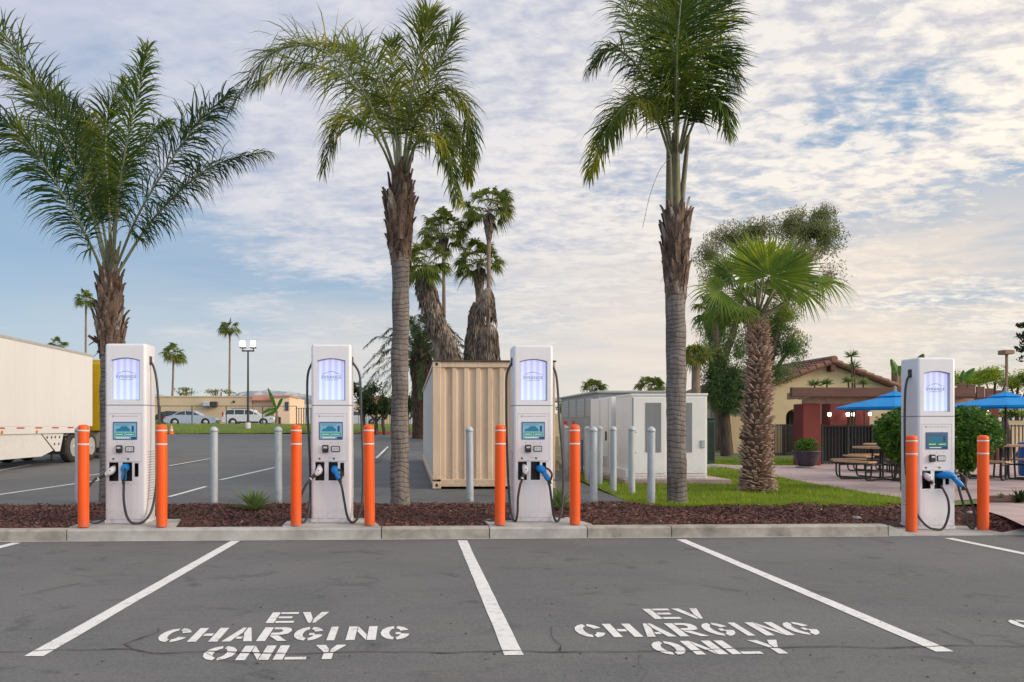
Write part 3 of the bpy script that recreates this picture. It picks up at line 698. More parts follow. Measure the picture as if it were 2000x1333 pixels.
# ------------------------------------------------------------------ charging stations
CW, CD, CH = .26, .38, 2.31
def rect_outline(r=.035, x=CW, y0=0, y1=CD, n=5, front=False):
    """cross-section from front-left flat edge, round the back, to the front-right flat edge (open front)"""
    P = []
    for cx, cy, a0 in ((-x+r, y0+r, 270), (-x+r, y1-r, 180), (x-r, y1-r, 90), (x-r, y0+r, 0)):
        for i in range(n+1):
            a = R(a0-90*i/n); P.append((cx+r*math.cos(a), cy+r*math.sin(a)))
    return P
def shell(mb, z0, z1, top=True):
    P = rect_outline(); n = len(P); lv = [(z0, 0)]+([(z1-.025, 0), (z1-.008, .007), (z1, .025)] if top else [(z1, 0)])
    vs = []
    for z, ins in lv:
        for x, y in P:
            vs.append((x*(1-ins/CW), CD/2+(y-CD/2)*(1-ins/(CD/2)), z))
    mb.add(vs, [(j*n+i, (j+1)*n+i, (j+1)*n+i+1, j*n+i+1) for j in range(len(lv)-1) for i in range(n-1)], True)
    if top: # front bevel strip joins ring ends
        for j in range(1, len(lv)-1): mb.add([vs[j*n], vs[j*n+n-1], vs[(j+1)*n+n-1], vs[(j+1)*n]], [(0, 1, 2, 3)], True)
        mb.add(vs[-n:], [tuple(range(n))])
fx = CW-.035
def text_mesh(s, size, name, m, parent, loc, extrude=.0006, spacing=1.0):
    cu_ = bpy.data.curves.new('t', 'FONT'); cu_.body = s; cu_.size = size; cu_.extrude = extrude; cu_.align_x = 'CENTER'; cu_.space_character = spacing
    to = bpy.data.objects.new('t', cu_); COL.objects.link(to); dg = bpy.context.evaluated_depsgraph_get()
    me = bpy.data.meshes.new_from_object(to.evaluated_get(dg)); bpy.data.objects.remove(to)
    me.transform(Matrix.Translation(loc) @ Matrix.Rotation(R(90), 4, 'X')); me.materials.clear(); me.materials.append(M[m])
    o = bpy.data.objects.new(name, me); COL.objects.link(o); o.parent = parent; return o
def hole_grid(mb, x0, x1, z0, z1, holes, y=0):
    xs = sorted({x0, x1, *[h[0] for h in holes], *[h[1] for h in holes]}); zs_ = sorted({z0, z1, *[h[2] for h in holes], *[h[3] for h in holes]})
    for a, b in zip(xs[:-1], xs[1:]):
        for c, d in zip(zs_[:-1], zs_[1:]):
            mx, mz = (a+b)/2, (c+d)/2
            if any(h[0] < mx < h[1] and h[2] < mz < h[3] for h in holes): continue
            mb.quad((a, y, c), (b, y, c), (b, y, d), (a, y, d))
def charger_body(root, dim=False):
    # upper cabinet with the arched window
    up = MB(); shell(up, 1.524, CH)
    x0, x1, zb = -.182, .182, 1.580; inner = []
    inner += [(x0+(x1-x0)*i/6, zb) for i in range(7)]; inner += [(x1, zb+(2.10-zb)*i/4) for i in range(1, 5)]
    inner += [(x1-(x1-x0)*i/12, 2.10+.03*math.sin(math.pi*i/12)) for i in range(1, 12)]; inner += [(x0, 2.10-(2.10-zb)*i/4) for i in range(4)]
    cx, cz = 0, (1.524+CH-.025)/2; outer = []
    ox0, ox1, oz0, oz1 = -fx, fx, 1.524, CH-.025
    for a, b in inner:
        dx_, dz_ = a-cx, b-cz; t = min(((ox1 if dx_ > 0 else ox0)-cx)/dx_ if dx_ else 9e9, ((oz1 if dz_ > 0 else oz0)-cz)/dz_ if dz_ else 9e9)
        outer.append((cx+dx_*t, cz+dz_*t))
    # make sure the outer corners are hit
    for c in ((ox0, oz0), (ox1, oz0), (ox1, oz1), (ox0, oz1)):
        k = min(range(len(outer)), key=lambda i: (outer[i][0]-c[0])**2+(outer[i][1]-c[1])**2); outer[k] = c
    n = len(inner)
    up.add([(a, 0, b) for a, b in outer]+[(a, 0, b) for a, b in inner], [(i, (i+1) % n, n+(i+1) % n, n+i) for i in range(n)])
    o_up = up.build('upper_cabinet', 'white_paint', root)
    fr = MB(); dp = .032; in2 = [(a*.90, zb+(b-zb)*.955+.012) for a, b in inner]
    fr.add([(a, 0.001, b) for a, b in inner]+[(a*.985, dp*.8, b*.999+.001) for a, b in inner]+[(a, dp, b) for a, b in in2],
           [(i, (i+1) % n, n+(i+1) % n, n+i) for i in range(n)]+[(n+i, n+(i+1) % n, 2*n+(i+1) % n, 2*n+i) for i in range(n)])
    fr.build('window_frame', 'panel_frame', o_up)
    pl = MB(); pl.add([(a, dp-.001, b) for a, b in in2], [tuple(range(n))]); panel = pl.build('light_panel', 'lit', root)
    # logo: car outline over the name
    text_mesh('EVRANGE', .056, 'logo_text', 'logo', panel, (0, dp-.004, 1.868), spacing=1.08)
    ln = MB(); prof = [(-.128, 1.918), (-.10, 1.932), (-.072, 1.937), (-.045, 1.951), (0, 1.957), (.035, 1.952), (.068, 1.936), (.10, 1.932), (.128, 1.918)]
    pts = spline([(a, dp-.004, b) for a, b in prof], 28)
    ln.add([p+Vector((0, 0, .0012+.0028*math.sin(math.pi*i/28))) for i, p in enumerate(pts)]+[p-Vector((0, 0, .0012)) for p in pts], [(i, i+1, 30+i, 29+i) for i in range(28)])
    ln.build('car_outline', 'logo_line', panel)
    text_mesh('CHARGING STATION', .0175, 'tagline', 'logo', panel, (0, dp-.004, 1.845), spacing=1.05)
    # seam and lower cabinet
    sm = MB(); sm.box(-CW+.008, CW-.008, .008, CD-.008, 1.512, 1.526); sm.build('seam', 'seam', root)
    lo = MB(); shell(lo, .05, 1.514, False)
    holes = [(-.205, -.088, .545, .785), (-.035, .085, .545, .785), (.115, .166, .60, .775)]
    hole_grid(lo, -fx, fx, .05, 1.514, holes+[(-.205, .196, 0, 0)][:0])
    lo.add([(x, y, .05) for x, y in rect_outline()], [tuple(range(24))])
    body = lo.build('lower_cabinet', 'white_paint', root)
    for h in holes:
        hb = MB(); a, b, c, d = h; dd = .10; cc = .012
        hb.quad((a, 0, c), (a, dd, c), (a, dd, d), (a, 0, d)); hb.quad((b, 0, c), (b, 0, d), (b, dd, d), (b, dd, c)); hb.quad((a, 0, c), (b, 0, c), (b, dd, c), (a, dd, c))
        hb.quad((a, 0, d), (a, dd, d), (b, dd, d), (b, 0, d)); hb.quad((a, dd, c), (b, dd, c), (b, dd, d), (a, dd, d))
        rim = MB()
        hb.build('holster', 'black', root)
    bs = MB(); bs.bbox(-CW-.002, CW+.002, -.004, CD+.004, 0, .046, .006); bs.build('plinth', 'white_paint', root)
    # panel outline, seams and prints of the face
    tr = MB()
    tr.box(-.205, .205, -.003, 0, 1.412, 1.420); tr.box(-.207, -.204, -.002, 0, .80, 1.412); tr.box(.204, .207, -.002, 0, .80, 1.412)
    tr.box(-.215, .205, -.006, 0, .795, .803); tr.box(-.22, .21, -.002, 0, .50, .503)
    tr.build('face_trim', 'lightgrey', body)
    pr = MB(); pr.box(-.165, -.142, -.002, 0, 1.366, 1.390)
    for i in range(16): pr.box(-.13+i*.0185, -.13+i*.0185+rnd.uniform(.007, .013), -.0015, 0, 1.372, 1.372+rnd.uniform(.008, .013))
    for x_ in (-.10, -.005, .09): pr.box(x_-.005, x_+.005, -.002, 0, 1.03, 1.040)
    for i in range(6): pr.box(-.045+i*.012, -.045+i*.012+.008, -.0015, 0, .838, .843)
    for i in range(5): pr.box(-.165+i*.011, -.165+i*.011+.007, -.0015, 0, .517, .523); pr.box(.0+i*.011, .007+i*.011, -.0015, 0, .517, .523)
    pr.build('printed_marks', 'print', body)
    for x_ in (-.152, .035):
        k = MB(); k.lathe([(.0135, 0), (.0135, -.004)], 14, (x_, 0, .829), axis='y', smooth=False); nb = k.build('number_disc', 'black', body)
        text_mesh('1' if x_ < 0 else '2', .02, 'number', 'white_side', nb, (x_, -.0045, .822))
    # touch screen
    b_ = MB(); b_.bbox(-.156, .150, -.008, .002, 1.075, 1.306, .004); sc = b_.build('touchscreen', 'scr_border', root)
    q = MB(); q.box(-.143, .137, -.0105, -.008, 1.088, 1.286); q.build('display', 'scr_dim' if dim else 'scr', sc)
    q = MB(); q.prism([(-.12, 1.195), (-.105, 1.215), (-.07, 1.222), (-.045, 1.25), (.02, 1.25), (.045, 1.222), (.06, 1.215), (.068, 1.19), (.05, 1.182), (-.11, 1.182)], -.0125, -.0105)
    q.build('car_picture', 'scr_teal', sc)
    q = MB(); q.box(.082, .110, -.0125, -.0105, 1.178, 1.255); q.box(.075, .137, -.0125, -.0105, 1.088, 1.112); q.box(-.13, .06, -.0125, -.0105, 1.262, 1.268); q.build('charge_bar', 'scr_navy', sc)
    q = MB(); q.box(-.128, -.012, -.0125, -.0105, 1.128, 1.162); q.box(.008, .122, -.0125, -.0105, 1.128, 1.162); q.build('button', 'scr_green', sc)
    q = MB()
    for i in range(2):
        for j in range(6): q.box(-.118+i*.136+j*.016, -.118+i*.136+j*.016+.010, -.0135, -.0125, 1.138, 1.150)
    q.box(-.11, .05, -.0125, -.0105, 1.094, 1.104); q.build('screen_writing', 'scr_white', sc)
    # card readers
    q = MB(); q.bbox(-.112, -.035, -.034, .0, .908, 1.006, .008); rd = q.build('card_reader', 'black', root)
    q = MB(); q.box(-.098, -.05, -.038, -.034, .962, .986); q.build('reader_window', 'lightgrey', rd)
    q = MB(); q.bbox(.0, .112, -.010, .0, .916, .992, .006); rf = q.build('contactless_reader', 'black', root)
    q = MB(); q.box(.011, .101, -.0125, -.010, .927, .981); q.build('reader_face', 'grip', rf)
    q = MB(); q.box(.070, .078, -.0135, -.0125, .94, .968); q.box(.083, .088, -.0135, -.0125, .94, .968); q.box(.03, .05, -.0135, -.0125, .945, .963); q.build('reader_print', 'print', rf)
    # louvres on both sides
    for sx in (-1, 1):
        v_ = MB()
        for i in range(19):
            z = .30+i*.034; x_ = sx*CW
            v_.add([(x_, .06, z), (x_+sx*.009, .06, z+.016), (x_, .06, z+.020), (x_, .32, z), (x_+sx*.009, .32, z+.016), (x_, .32, z+.020)], [(0, 1, 4, 3), (1, 2, 5, 4), (0, 2, 1), (3, 4, 5)])
        v_.build('louvre', 'lightgrey', body)
        e = MB(); e.bbox(sx*CW-.012, sx*CW+.012, .13, .20, 2.05, 2.16, .004); e.build('cable_entry', 'black', o_up)
    bt = MB(); bt.lathe([(.012, CH-.002), (.012, CH+.01), (.004, CH+.016)], 10, (0, .15, 0)); bt.build('lifting_eye', 'lightgrey', o_up)
    return root
def zp(pts, off=288):
    """zoomed-drawing coordinates of the second charger to charger metres"""
    return [Vector(((p[0]-off)*.002026, p[2], (1215-p[1])*.002026)) for p in pts]
def cable(root, pts, r=.0155):
    sp_ = spline(pts, 70); mb = MB(); mb.tube(sp_, r, 10)
    c = mb.build('cable', 'rubber', root); return c
def white_conn(root, p0, p1, p2):
    """p0 in the holster, p1 head, p2 where the cable starts"""
    p0, p1, p2 = map(Vector, (p0, p1, p2)); mb = MB(); pts = spline([p0, p1, p1+(p2-p1)*.6], 10)
    mb.tube(pts, [.020, .027, .034, .040, .043, .044, .042, .037, .030, .024, .019], 12); c = mb.build('white_connector', 'grip', root)
    q = MB(); q.tube([p1+(p2-p1)*.45, p2], [.026, .019], 10); q.build('connector_neck', 'black', c)
    q = MB(); d = (p2-p1).normalized(); q.tube([p2, p2+d*.014], .0205, 10); q.build('collar', 'reflect', c)
    q = MB(); q.tube([p1+Vector((0, -.036, .012)), p1+Vector((0, -.043, .002))], .010, 8); q.build('release_button', 'black', c)
def blue_conn(root, p0, p1, p2, loop):
    p0, p1, p2 = map(Vector, (p0, p1, p2)); mb = MB(); pts = spline([p0, p1, p1+(p2-p1)*.35, p2], 14)
    mb.tube(pts, [.030, .042, .050, .052, .050, .047, .043, .038, .034, .032, .032, .034, .036, .034, .028], 12); c = mb.build('blue_connector', 'blue', root)
    loop = Vector(loop); l = spline([p1+(p1-p0)*.1, p1+loop*.75+(p1-p0)*.1, p1+(p2-p1)*.55+loop, p2+loop*.35, p2], 14)
    q = MB(); q.tube(l, .013, 8); q.build('hand_guard', 'black', c)
    q = MB(); d = (p2-p1).normalized(); q.tube([p2-d*.01, p2+d*.05], [.026, .017], 10); q.build('connector_neck', 'black', c)
    q = MB(); q.tube([p1+loop*.35, p1+loop*.35+(p2-p1)*.25], [.014, .012], 8); q.build('trigger', 'grip', c)
GC = 'white charging stations along the kerb'
def c2cables(root, sc=1):
    cable(root, [Vector((-CW, .165, 2.10))]+zp([(130, 260, .15), (126, 400, .14), (132, 560, .12), (141, 720, .10), (149, 900, .08), (150, 1080, .04), (140, 1170, -.03), (112, 1209, -.07), (92, 1150, -.10), (98, 1060, -.10), (128, 980, -.10), (160, 935, -.09)]))
    cable(root, [Vector((CW, .165, 2.10))]+zp([(462, 260, .16), (472, 400, .14), (476, 560, .12), (486, 760, .09), (490, 920, .05), (484, 1090, -.01), (462, 1175, -.06), (428, 1209, -.09), (395, 1170, -.11), (374, 1060, -.12), (360, 980, -.13), (347, 945, -.13)]))
    white_conn(root, *zp([(208, 850, .06), (212, 885, -.035), (165, 930, -.085)]))
    blue_conn(root, *zp([(302, 865, .06), (318, 885, -.05), (345, 935, -.12)]), (.06, -.01, .03))
def pos(px, Y=10.0): return X(px, Y)
c1 = empty('charging_station', (pos(245), 10.0, .012), 'leftmost white charging station, standing in front of a palm beside the yellow truck', 'charging station', GC)
charger_body(c1)
cable(c1, [Vector((CW, .165, 2.10)), Vector((CW+.045, .155, 2.02)), Vector((CW+.085, .15, 1.85)), Vector((CW+.115, .14, 1.5)), Vector((CW+.125, .13, 1.1)), Vector((CW+.115, .08, .6)), Vector((CW+.08, 0, .2)), Vector((CW+.0, -.07, .04)), Vector((.14, -.10, .016)), Vector((.065, -.12, .10)), Vector((.028, -.13, .3)), Vector((.022, -.12, .52))])
cable(c1, [Vector((-CW, .165, 2.10)), Vector((-CW-.03, .18, 2.0)), Vector((-CW-.02, .22, 1.5)), Vector((-CW-.015, .2, .6)), Vector((-CW-.015, .12, .12)), Vector((-CW-.10, -.02, .016)), Vector((-CW-.21, -.09, .09)), Vector((-CW-.225, -.12, .26)), Vector((-CW-.17, -.12, .46)), Vector((-CW-.06, -.10, .60))])
white_conn(c1, (-.16, .06, .73), (-.165, -.04, .675), (-.30, -.085, .585)); blue_conn(c1, (.0, .06, .74), (.005, -.05, .70), (.022, -.12, .565), (.035, -.06, .02))
c2 = empty('charging_station', (pos(647), 10.0, .012), 'white charging station second from the left, between two orange bollards beside the middle palm', 'charging station', GC)
charger_body(c2); c2cables(c2)
c3 = empty('charging_station', (pos(1042), 10.0, .012), 'white charging station partly in front of the cream shipping container', 'charging station', GC)
charger_body(c3)
cable(c3, [Vector((-CW, .165, 2.10))]+zp([(136, 260, .15), (132, 400, .14), (132, 600, .12), (136, 800, .10), (144, 1000, .08), (152, 1130, .04), (165, 1195, -.03), (180, 1209, -.06), (190, 1150, -.09), (192, 1060, -.10), (205, 980, -.10), (222, 935, -.09)], 300))
cable(c3, [Vector((CW, .165, 2.10))]+zp([(462, 260, .16), (474, 400, .14), (480, 560, .12), (495, 760, .09), (500, 920, .05), (488, 1090, -.01), (470, 1175, -.06), (444, 1209, -.09), (420, 1170, -.11), (405, 1060, -.12), (395, 990, -.13), (384, 955, -.13)], 300))
white_conn(c3, *zp([(238, 850, .06), (246, 880, -.04), (222, 930, -.085)], 300)); blue_conn(c3, *zp([(330, 868, .06), (352, 880, -.06), (388, 945, -.12)], 300), (.075, -.01, .03))
c4 = empty('charging_station', (pos(1835), 10.05, AZ+.014), 'rightmost white charging station on the dropped kerb, with its blue connector hanging out', 'charging station', GC)
charger_body(c4, True)
cable(c4, [Vector((-CW, .165, 2.10)), Vector((-CW-.05, .16, 2.0)), Vector((-CW-.08, .15, 1.8)), Vector((-CW-.085, .15, 1.3)), Vector((-CW-.08, .12, .7)), Vector((-CW-.03, .0, .25)), Vector((-.20, -.08, .06)), Vector((-.09, -.12, .016)), Vector((0.0, -.13, .04)), Vector((.06, -.14, .22)), Vector((.05, -.14, .42)), Vector((-.02, -.11, .60))])
cable(c4, [Vector((CW, .165, 2.10)), Vector((CW+.03, .165, 2.0)), Vector((CW+.035, .16, 1.5)), Vector((CW+.045, .14, 1.0)), Vector((CW+.085, .08, .6)), Vector((CW+.15, .03, .25)), Vector((CW+.17, .0, .06)), Vector((CW+.23, -.02, .016)), Vector((CW+.24, -.03, .15)), Vector((CW+.17, -.06, .38)), Vector((CW+.09, -.09, .53)), Vector((CW+.055, -.10, .60))])
white_conn(c4, (-.15, .06, .75), (-.145, -.04, .70), (-.115, -.085, .615)); blue_conn(c4, (.02, .06, .72), (.15, -.05, .73), (CW+.015, -.10, .59), (.11, .0, .045))

# ------------------------------------------------------------------ bollards
ob = empty('orange_bollard', (X(163, 9.72), 9.72, .0), 'orange bollard left of the leftmost charger, in front of the truck wheels', 'bollard', 'orange bollards beside the chargers')
k = MB(); k.lathe([(.067, 0), (.067, 1.225), (.064, 1.245), (.055, 1.26), (.035, 1.268), (.001, 1.27)], 24); sl = k.build('sleeve', 'orange', ob)
for z in (1.185, 1.015):
    k = MB(); k.lathe([(.066, z), (.0685, z+.001), (.0685, z+.019), (.066, z+.02)], 24); k.build('reflective_band', 'reflect', ob)
for px, Y, z, lb in ((316, 9.72, 0, 'orange bollard just right of the leftmost charger'), (578, 9.76, 0, 'orange bollard left of the second charger'), (722, 9.76, 0, 'orange bollard between the second charger and the middle palm'),
                 (976, 9.74, 0, 'orange bollard in front of the cream container, left of the third charger'), (1123, 9.74, 0, 'orange bollard right of the third charger, in front of the grey posts'),
                 (1780, 9.85, AZ+.01, 'orange bollard left of the rightmost charger'), (1920, 9.98, AZ+.01, 'orange bollard right of the rightmost charger, nearest the right edge')):
    o_ = dup(ob, (X(px, Y), Y, z+(.012 if z == 0 else 0)), lb, rz=rnd.uniform(0, 6)); o_.rotation_euler.x = R(rnd.uniform(-.5, .5)); o_.rotation_euler.y = R(rnd.uniform(-.5, .5))
ob.location.z = .012
gbol = empty('grey_bollard', (X(418, 12.5), 12.5, 0), 'galvanised grey bollard with domed cap between the first two chargers, nearer the left one', 'bollard', 'grey steel bollards behind the planting strip')
k = MB(); k.lathe([(.061, -.03), (.061, 1.165)], 20); k.build('post', 'galv', gbol)
k = MB(); k.lathe([(.061, 1.165), (.067, 1.168), (.067, 1.20), (.060, 1.212), (.048, 1.232), (.025, 1.248), (.001, 1.252)], 20); k.build('cap', 'galv', gbol)
for px, py, lb in ((154, 982, 'grey bollard almost hidden behind the leftmost orange bollard'), (544, 982, 'grey bollard left of the second charger beside its orange bollard'), (918, 980, 'grey bollard standing in front of the cream container'),
                   (1159.5, 983, 'tall near grey bollard at the edge of the lawn, right of the third charger'), (1272, 987, 'near grey bollard in front of the white cabinet grille'),
                   (1234, 966, 'grey bollard at the front corner of the white cabinet'), (1198, 962, 'grey bollard in front of the white cabinet side'), (1171, 950, 'grey bollard just behind the tall near one'),
                   (1147, 941, 'far grey bollard in front of the grey switchgear'), (1124, 935, 'grey bollard hidden behind the orange bollard of the third charger'), (1106.7, 928, 'farthest grey bollard, by the cream rail')):
    p = G(px, py); o_ = dup(gbol, (p.x, p.y, 0), lb, rz=rnd.uniform(0, 6)); o_.rotation_euler.x = R(rnd.uniform(-.6, .6)); o_.rotation_euler.y = R(rnd.uniform(-.6, .6))

# ------------------------------------------------------------------ container
cx0 = X(845, 15.2); cx1 = cx0+2.44; cy0 = 15.2; cy1 = 27.4; zb, zt = .03, Z(845, 705, 15.2)
ct = empty('shipping_container', (cx0+1.22, 21, 0), 'cream corrugated shipping container on the back lot behind the third charger', 'shipping container')
def cor(mb, xa, xb, za, zb_, y, n, dep):
    pitch = (xb-xa)/n; P = []
    for i in range(n):
        a = xa+i*pitch; P += [(a, 0), (a+pitch*.34, 0), (a+pitch*.44, dep), (a+pitch*.9, dep)]
    P.append((xb, 0)); return P
fr = MB()
for x in (cx0, cx1-.16): fr.bbox(x, x+.16, cy0, cy0+.16, zb+.16, zt-.12, .008)
fr.bbox(cx0+.16, cx1-.16, cy0+.005, cy0+.12, zt-.13, zt-.015, .008); fr.bbox(cx0+.16, cx1-.16, cy0+.005, cy0+.12, zb+.02, zb+.17, .008)
fr.bbox(cx0, cx0+.10, cy0+.16, cy1, zt-.10, zt-.02, .008); fr.bbox(cx0, cx0+.10, cy0+.16, cy1, zb+.02, zb+.17, .008)
fr.bbox(cx1-.1, cx1, cy0+.16, cy1, zt-.10, zt-.02, .008); fr.bbox(cx1-.1, cx1, cy0+.16, cy1, zb+.02, zb+.17, .008)
fr.build('frame', 'container', ct, local=False)
e = MB(); P = cor(e, cx0+.16, cx1-.16, 0, 0, 0, 9, .045); vs = []
for a, d in P: vs += [(a, cy0+.03+d, zb+.17), (a, cy0+.03+d, zb+.21), (a, cy0+.03+d, zt-.17), (a, cy0+.03+d, zt-.13)]
e.add(vs, [(4*i+j, 4*i+4+j, 4*i+5+j, 4*i+1+j) for i in range(len(P)-1) for j in range(3)]); e.build('end_wall', 'container', ct, local=False)
# box shaped recesses read as dark ends at the top and foot of each corrugation
for nm, xs, mt in (('side_wall', cx0+.03, 'container_side'), ('side_wall', cx1-.03, 'container_side')):
    e = MB(); sg = 1 if xs < cx0+1 else -1; P = cor(e, cy0+.16, cy1, 0, 0, 0, 42, .036)
    vs = []
    for a, d in P: vs += [(xs+sg*d, a, zb+.17), (xs+sg*d, a, zt-.10)]
    e.add(vs, [(2*i, 2*i+1, 2*i+3, 2*i+2) for i in range(len(P)-1)]); e.build(nm, mt, ct, local=False)
e = MB(); e.box(cx0-.02, cx1+.02, cy0-.03, cy1, zt-.015, zt+.012); e.build('roof', 'roofdark', ct, local=False)
e = MB(); e.box(cx0+.05, cx1-.05, cy1-.05, cy1, zb, zt-.02); e.build('door', 'container', ct, local=False)
for x in (cx0-.004, cx1-.164):
    for z in (zb-.02, zt-.14):
        e = MB(); e.bbox(x, x+.168, cy0-.008, cy0+.16, z, z+.14, .01); cs = e.build('corner_casting', 'container', ct, local=False)
        e = MB(); e.lathe([(.034, -.011), (.034, -.004)], 14, (x+.084, cy0, z+.07), axis='y', sx=.8); e.build('casting_hole', 'black', cs, loc=ct.location)
e = MB()
for i in range(46):
    a = rnd.uniform(cx0+.2, cx1-.2); z = rnd.uniform(zb+.1, zt-.2); s_ = rnd.uniform(.004, .02)
    e.quad((a-s_, cy0+.026, z), (a, cy0+.026, z-s_*2), (a+s_, cy0+.026, z), (a, cy0+.026, z+s_*1.5))
pass
e = MB(); e.quad((cx0+.30, cy0+.022, .74), (cx0+.41, cy0+.022, .74), (cx0+.41, cy0+.022, 1.02), (cx0+.36, cy0+.022, 1.06), (cx0+.30, cy0+.022, 1.0)); pass

# ------------------------------------------------------------------ truck
TX = X(181, 28.0)+0.0; ty1 = 28.0; ty0 = 12.2
tr = empty('semi_trailer', (TX-1.3, 20, 0), 'long white box semi trailer with side skirt parked at the left edge', 'trailer')
e = MB(); e.bbox(TX-2.55, TX, ty0, ty1, 1.22, 3.74, .02); e.build('box_body', 'trailer', tr, local=False)
e = MB(); e.bbox(TX-2.56, TX+.012, ty0-.01, ty1+.01, 3.70, 3.80, .01); e.build('roof_rail', 'alu', tr, local=False)
e = MB()
for i in range(13): e.box(TX+.001, TX+.004, ty0+.6+i*1.22, ty0+.61+i*1.22, 1.24, 3.70)
e.build('panel_joint', 'trailer', tr, local=False)
e = MB(); e.bbox(TX-2.55, TX+.02, ty0, ty1-.3, 1.0, 1.22, .01); sr = e.build('side_rail', 'trailer', tr, local=False)
for i in range(14):
    e = MB(); y = ty1-.75-i*1.1; e.box(TX+.021, TX+.026, y-.22, y+.22, 1.165, 1.205); e.build('reflector', 'redref', sr, loc=tr.location)
for y in (ty1-4.2, ty1-8.0, ty1-6.2):
    e = MB(); e.lathe([(.05, 0), (.05, .03)], 10, (TX+.02, y, 1.07), axis='x'); e.build('marker_lamp', 'amber', sr, loc=tr.location)
sy = Vector((0, 0, 0))
yA, yB = 21.9, 25.05
e = MB(); e.prism([(ty0+1, 1.0), (23.6, 1.0), (24.9, 0.98), (23.9, .42), (ty0+1, .30)][:1]+[(24.2, 1.0), (25.0, .40+.02), (24.2, .28), (ty0+1, .28)], TX-.05, TX-.02, 'x')
e.v = []; e.f = []; e.sm = []
e.prism([(ty0+1, .998), (24.15, .998), (25.0, .46), (24.2, .30), (ty0+1, .30)], TX-.05, TX-.02, 'x'); e.build('side_skirt', 'trailer', tr, local=False)
e = MB(); e.prism([(24.25, .998), (25.75, .998), (25.5, .42), (25.2, .42)], TX-.06, TX-.03, 'x'); lg = e.build('gear_bracket', 'trailer', tr, local=False)
e = MB()
for y, z in ((24.6, .88), (24.9, .88), (25.15, .88), (25.45, .88), (25.1, .66), (25.4, .66)): e.lathe([(.045, 0), (.045, .008)], 6, (TX-.03, y, z), axis='x')
e.build('bracket_hole', 'chassis', lg, loc=tr.location)
e = MB(); e.tube([(TX-.22, 25.35, .45), (TX-.22, 25.35, .16)], .045, 8); e.bbox(TX-.34, TX-.10, 25.22, 25.48, .12, .16, .01); e.build('landing_leg', 'chassis', tr, local=False)
e = MB(); e.box(TX-2.3, TX-.3, ty0, ty1-.2, .82, 1.0); e.box(TX-1.0, TX-.8, ty0, ty1, .6, .82); e.build('underframe', 'chassis', tr, local=False)
tk = empty('truck_tractor', (TX-1.3, 29.5, 0), 'yellow truck tractor coupled to the white trailer, seen beyond its front end', 'truck')
for y in (26.65, 28.05):
    for sx in (TX-.05, TX-2.15):
        e = MB(); e.lathe([(.31, -.02), (.36, .0), (.49, -.03), (.52, -.08), (.52, -.26), (.49, -.31), (.3, -.31)], 28, (sx, y, .52), axis='x', caps=(False, True)); wh = e.build('wheel', 'tyre', tk, local=False)
        e = MB(); e.lathe([(.315, -.015), (.295, -.025), (.275, -.10), (.13, -.13), (.12, -.03), (.06, .0), (.001, .0)], 22, (sx, y, .52), axis='x'); rm = e.build('rim', 'alu', wh, loc=tk.location)
        e = MB()
        for i in range(8):
            a = i*math.pi/4; e.lathe([(.035, 0), (.035, .004)], 8, (sx-.095, y+.2*math.cos(a), .52+.2*math.sin(a)), axis='x')
        e.build('hand_hole', 'chassis', rm, loc=tk.location)
e = MB(); e.box(TX-1.6, TX-.6, 25.6, 32.5, .62, .90); e.tube([(TX-2.0, 26.65, .52), (TX-.4, 26.65, .52)], .09, 8); e.tube([(TX-2.0, 28.05, .52), (TX-.4, 28.05, .52)], .09, 8); e.build('chassis', 'chassis', tk, local=False)
e = MB(); e.prism([(25.90, .30), (25.94, .30), (25.94, .88), (25.90, .88)], TX-.72, TX-.05, 'x'); e.build('mud_flap', 'chassis', tk, local=False)
for z in (.99, .92):
    pass
e = MB(); e.tube([(TX-.1, 25.9, .93), (TX-.1, 26.1, .93), (TX-.1, 26.5, 1.07), (TX-.1, 27.1, 1.09)], .018, 6); e.tube([(TX-.1, 25.9, .80), (TX-.1, 26.05, .80)], .018, 6); e.build('flap_bracket', 'alu', tk, local=False)
e = MB(); e.prism([(29.3, 1.0), (33.2, 1.0), (33.4, 2.2), (32.6, 3.0), (31.4, 3.35), (30.0, 3.70), (29.3, 3.72)], TX-2.5, TX+.02, 'x'); cb = e.build('cab', 'yellow', tk, local=False)
e = MB(); e.bbox(TX-.4, TX+.02, 28.72, 29.3, 1.05, 3.55, .02); e.build('side_fairing', 'yellow', cb, loc=tk.location)
e = MB(); e.box(TX+.021, TX+.028, 28.8, 29.7, 2.55, 2.58); e.box(TX+.021, TX+.028, 28.8, 29.7, 2.90, 2.93); e.build('panel_line', 'chassis', cb, loc=tk.location)
e = MB(); e.box(TX+.022, TX+.05, 28.75, 29.15, 1.42, 2.05); e.box(TX+.03, TX+.12, 28.95, 29.2, 1.5, 1.9); e.build('side_vent', 'chassis', cb, loc=tk.location)
e = MB(); e.lathe([(.30, -1.0), (.32, -.95), (.32, .55), (.30, .6)], 20, (TX-.3, 29.9, .72), axis='y'); e.build('fuel_tank', 'alu', tk, local=False)
e = MB(); e.box(TX-.6, TX+.0, 29.0, 33.0, .24, .34); e.box(TX-.6, TX, 29, 30.6, .34, .6); e.build('step', 'chassis', tk, local=False)
for sx in (TX-.05,):
    e = MB(); e.lathe([(.30, 0), (.49, -.03), (.52, -.08), (.52, -.26), (.3, -.31)], 24, (sx, 32.6, .52), axis='x'); wh = e.build('wheel', 'tyre', tk, local=False)

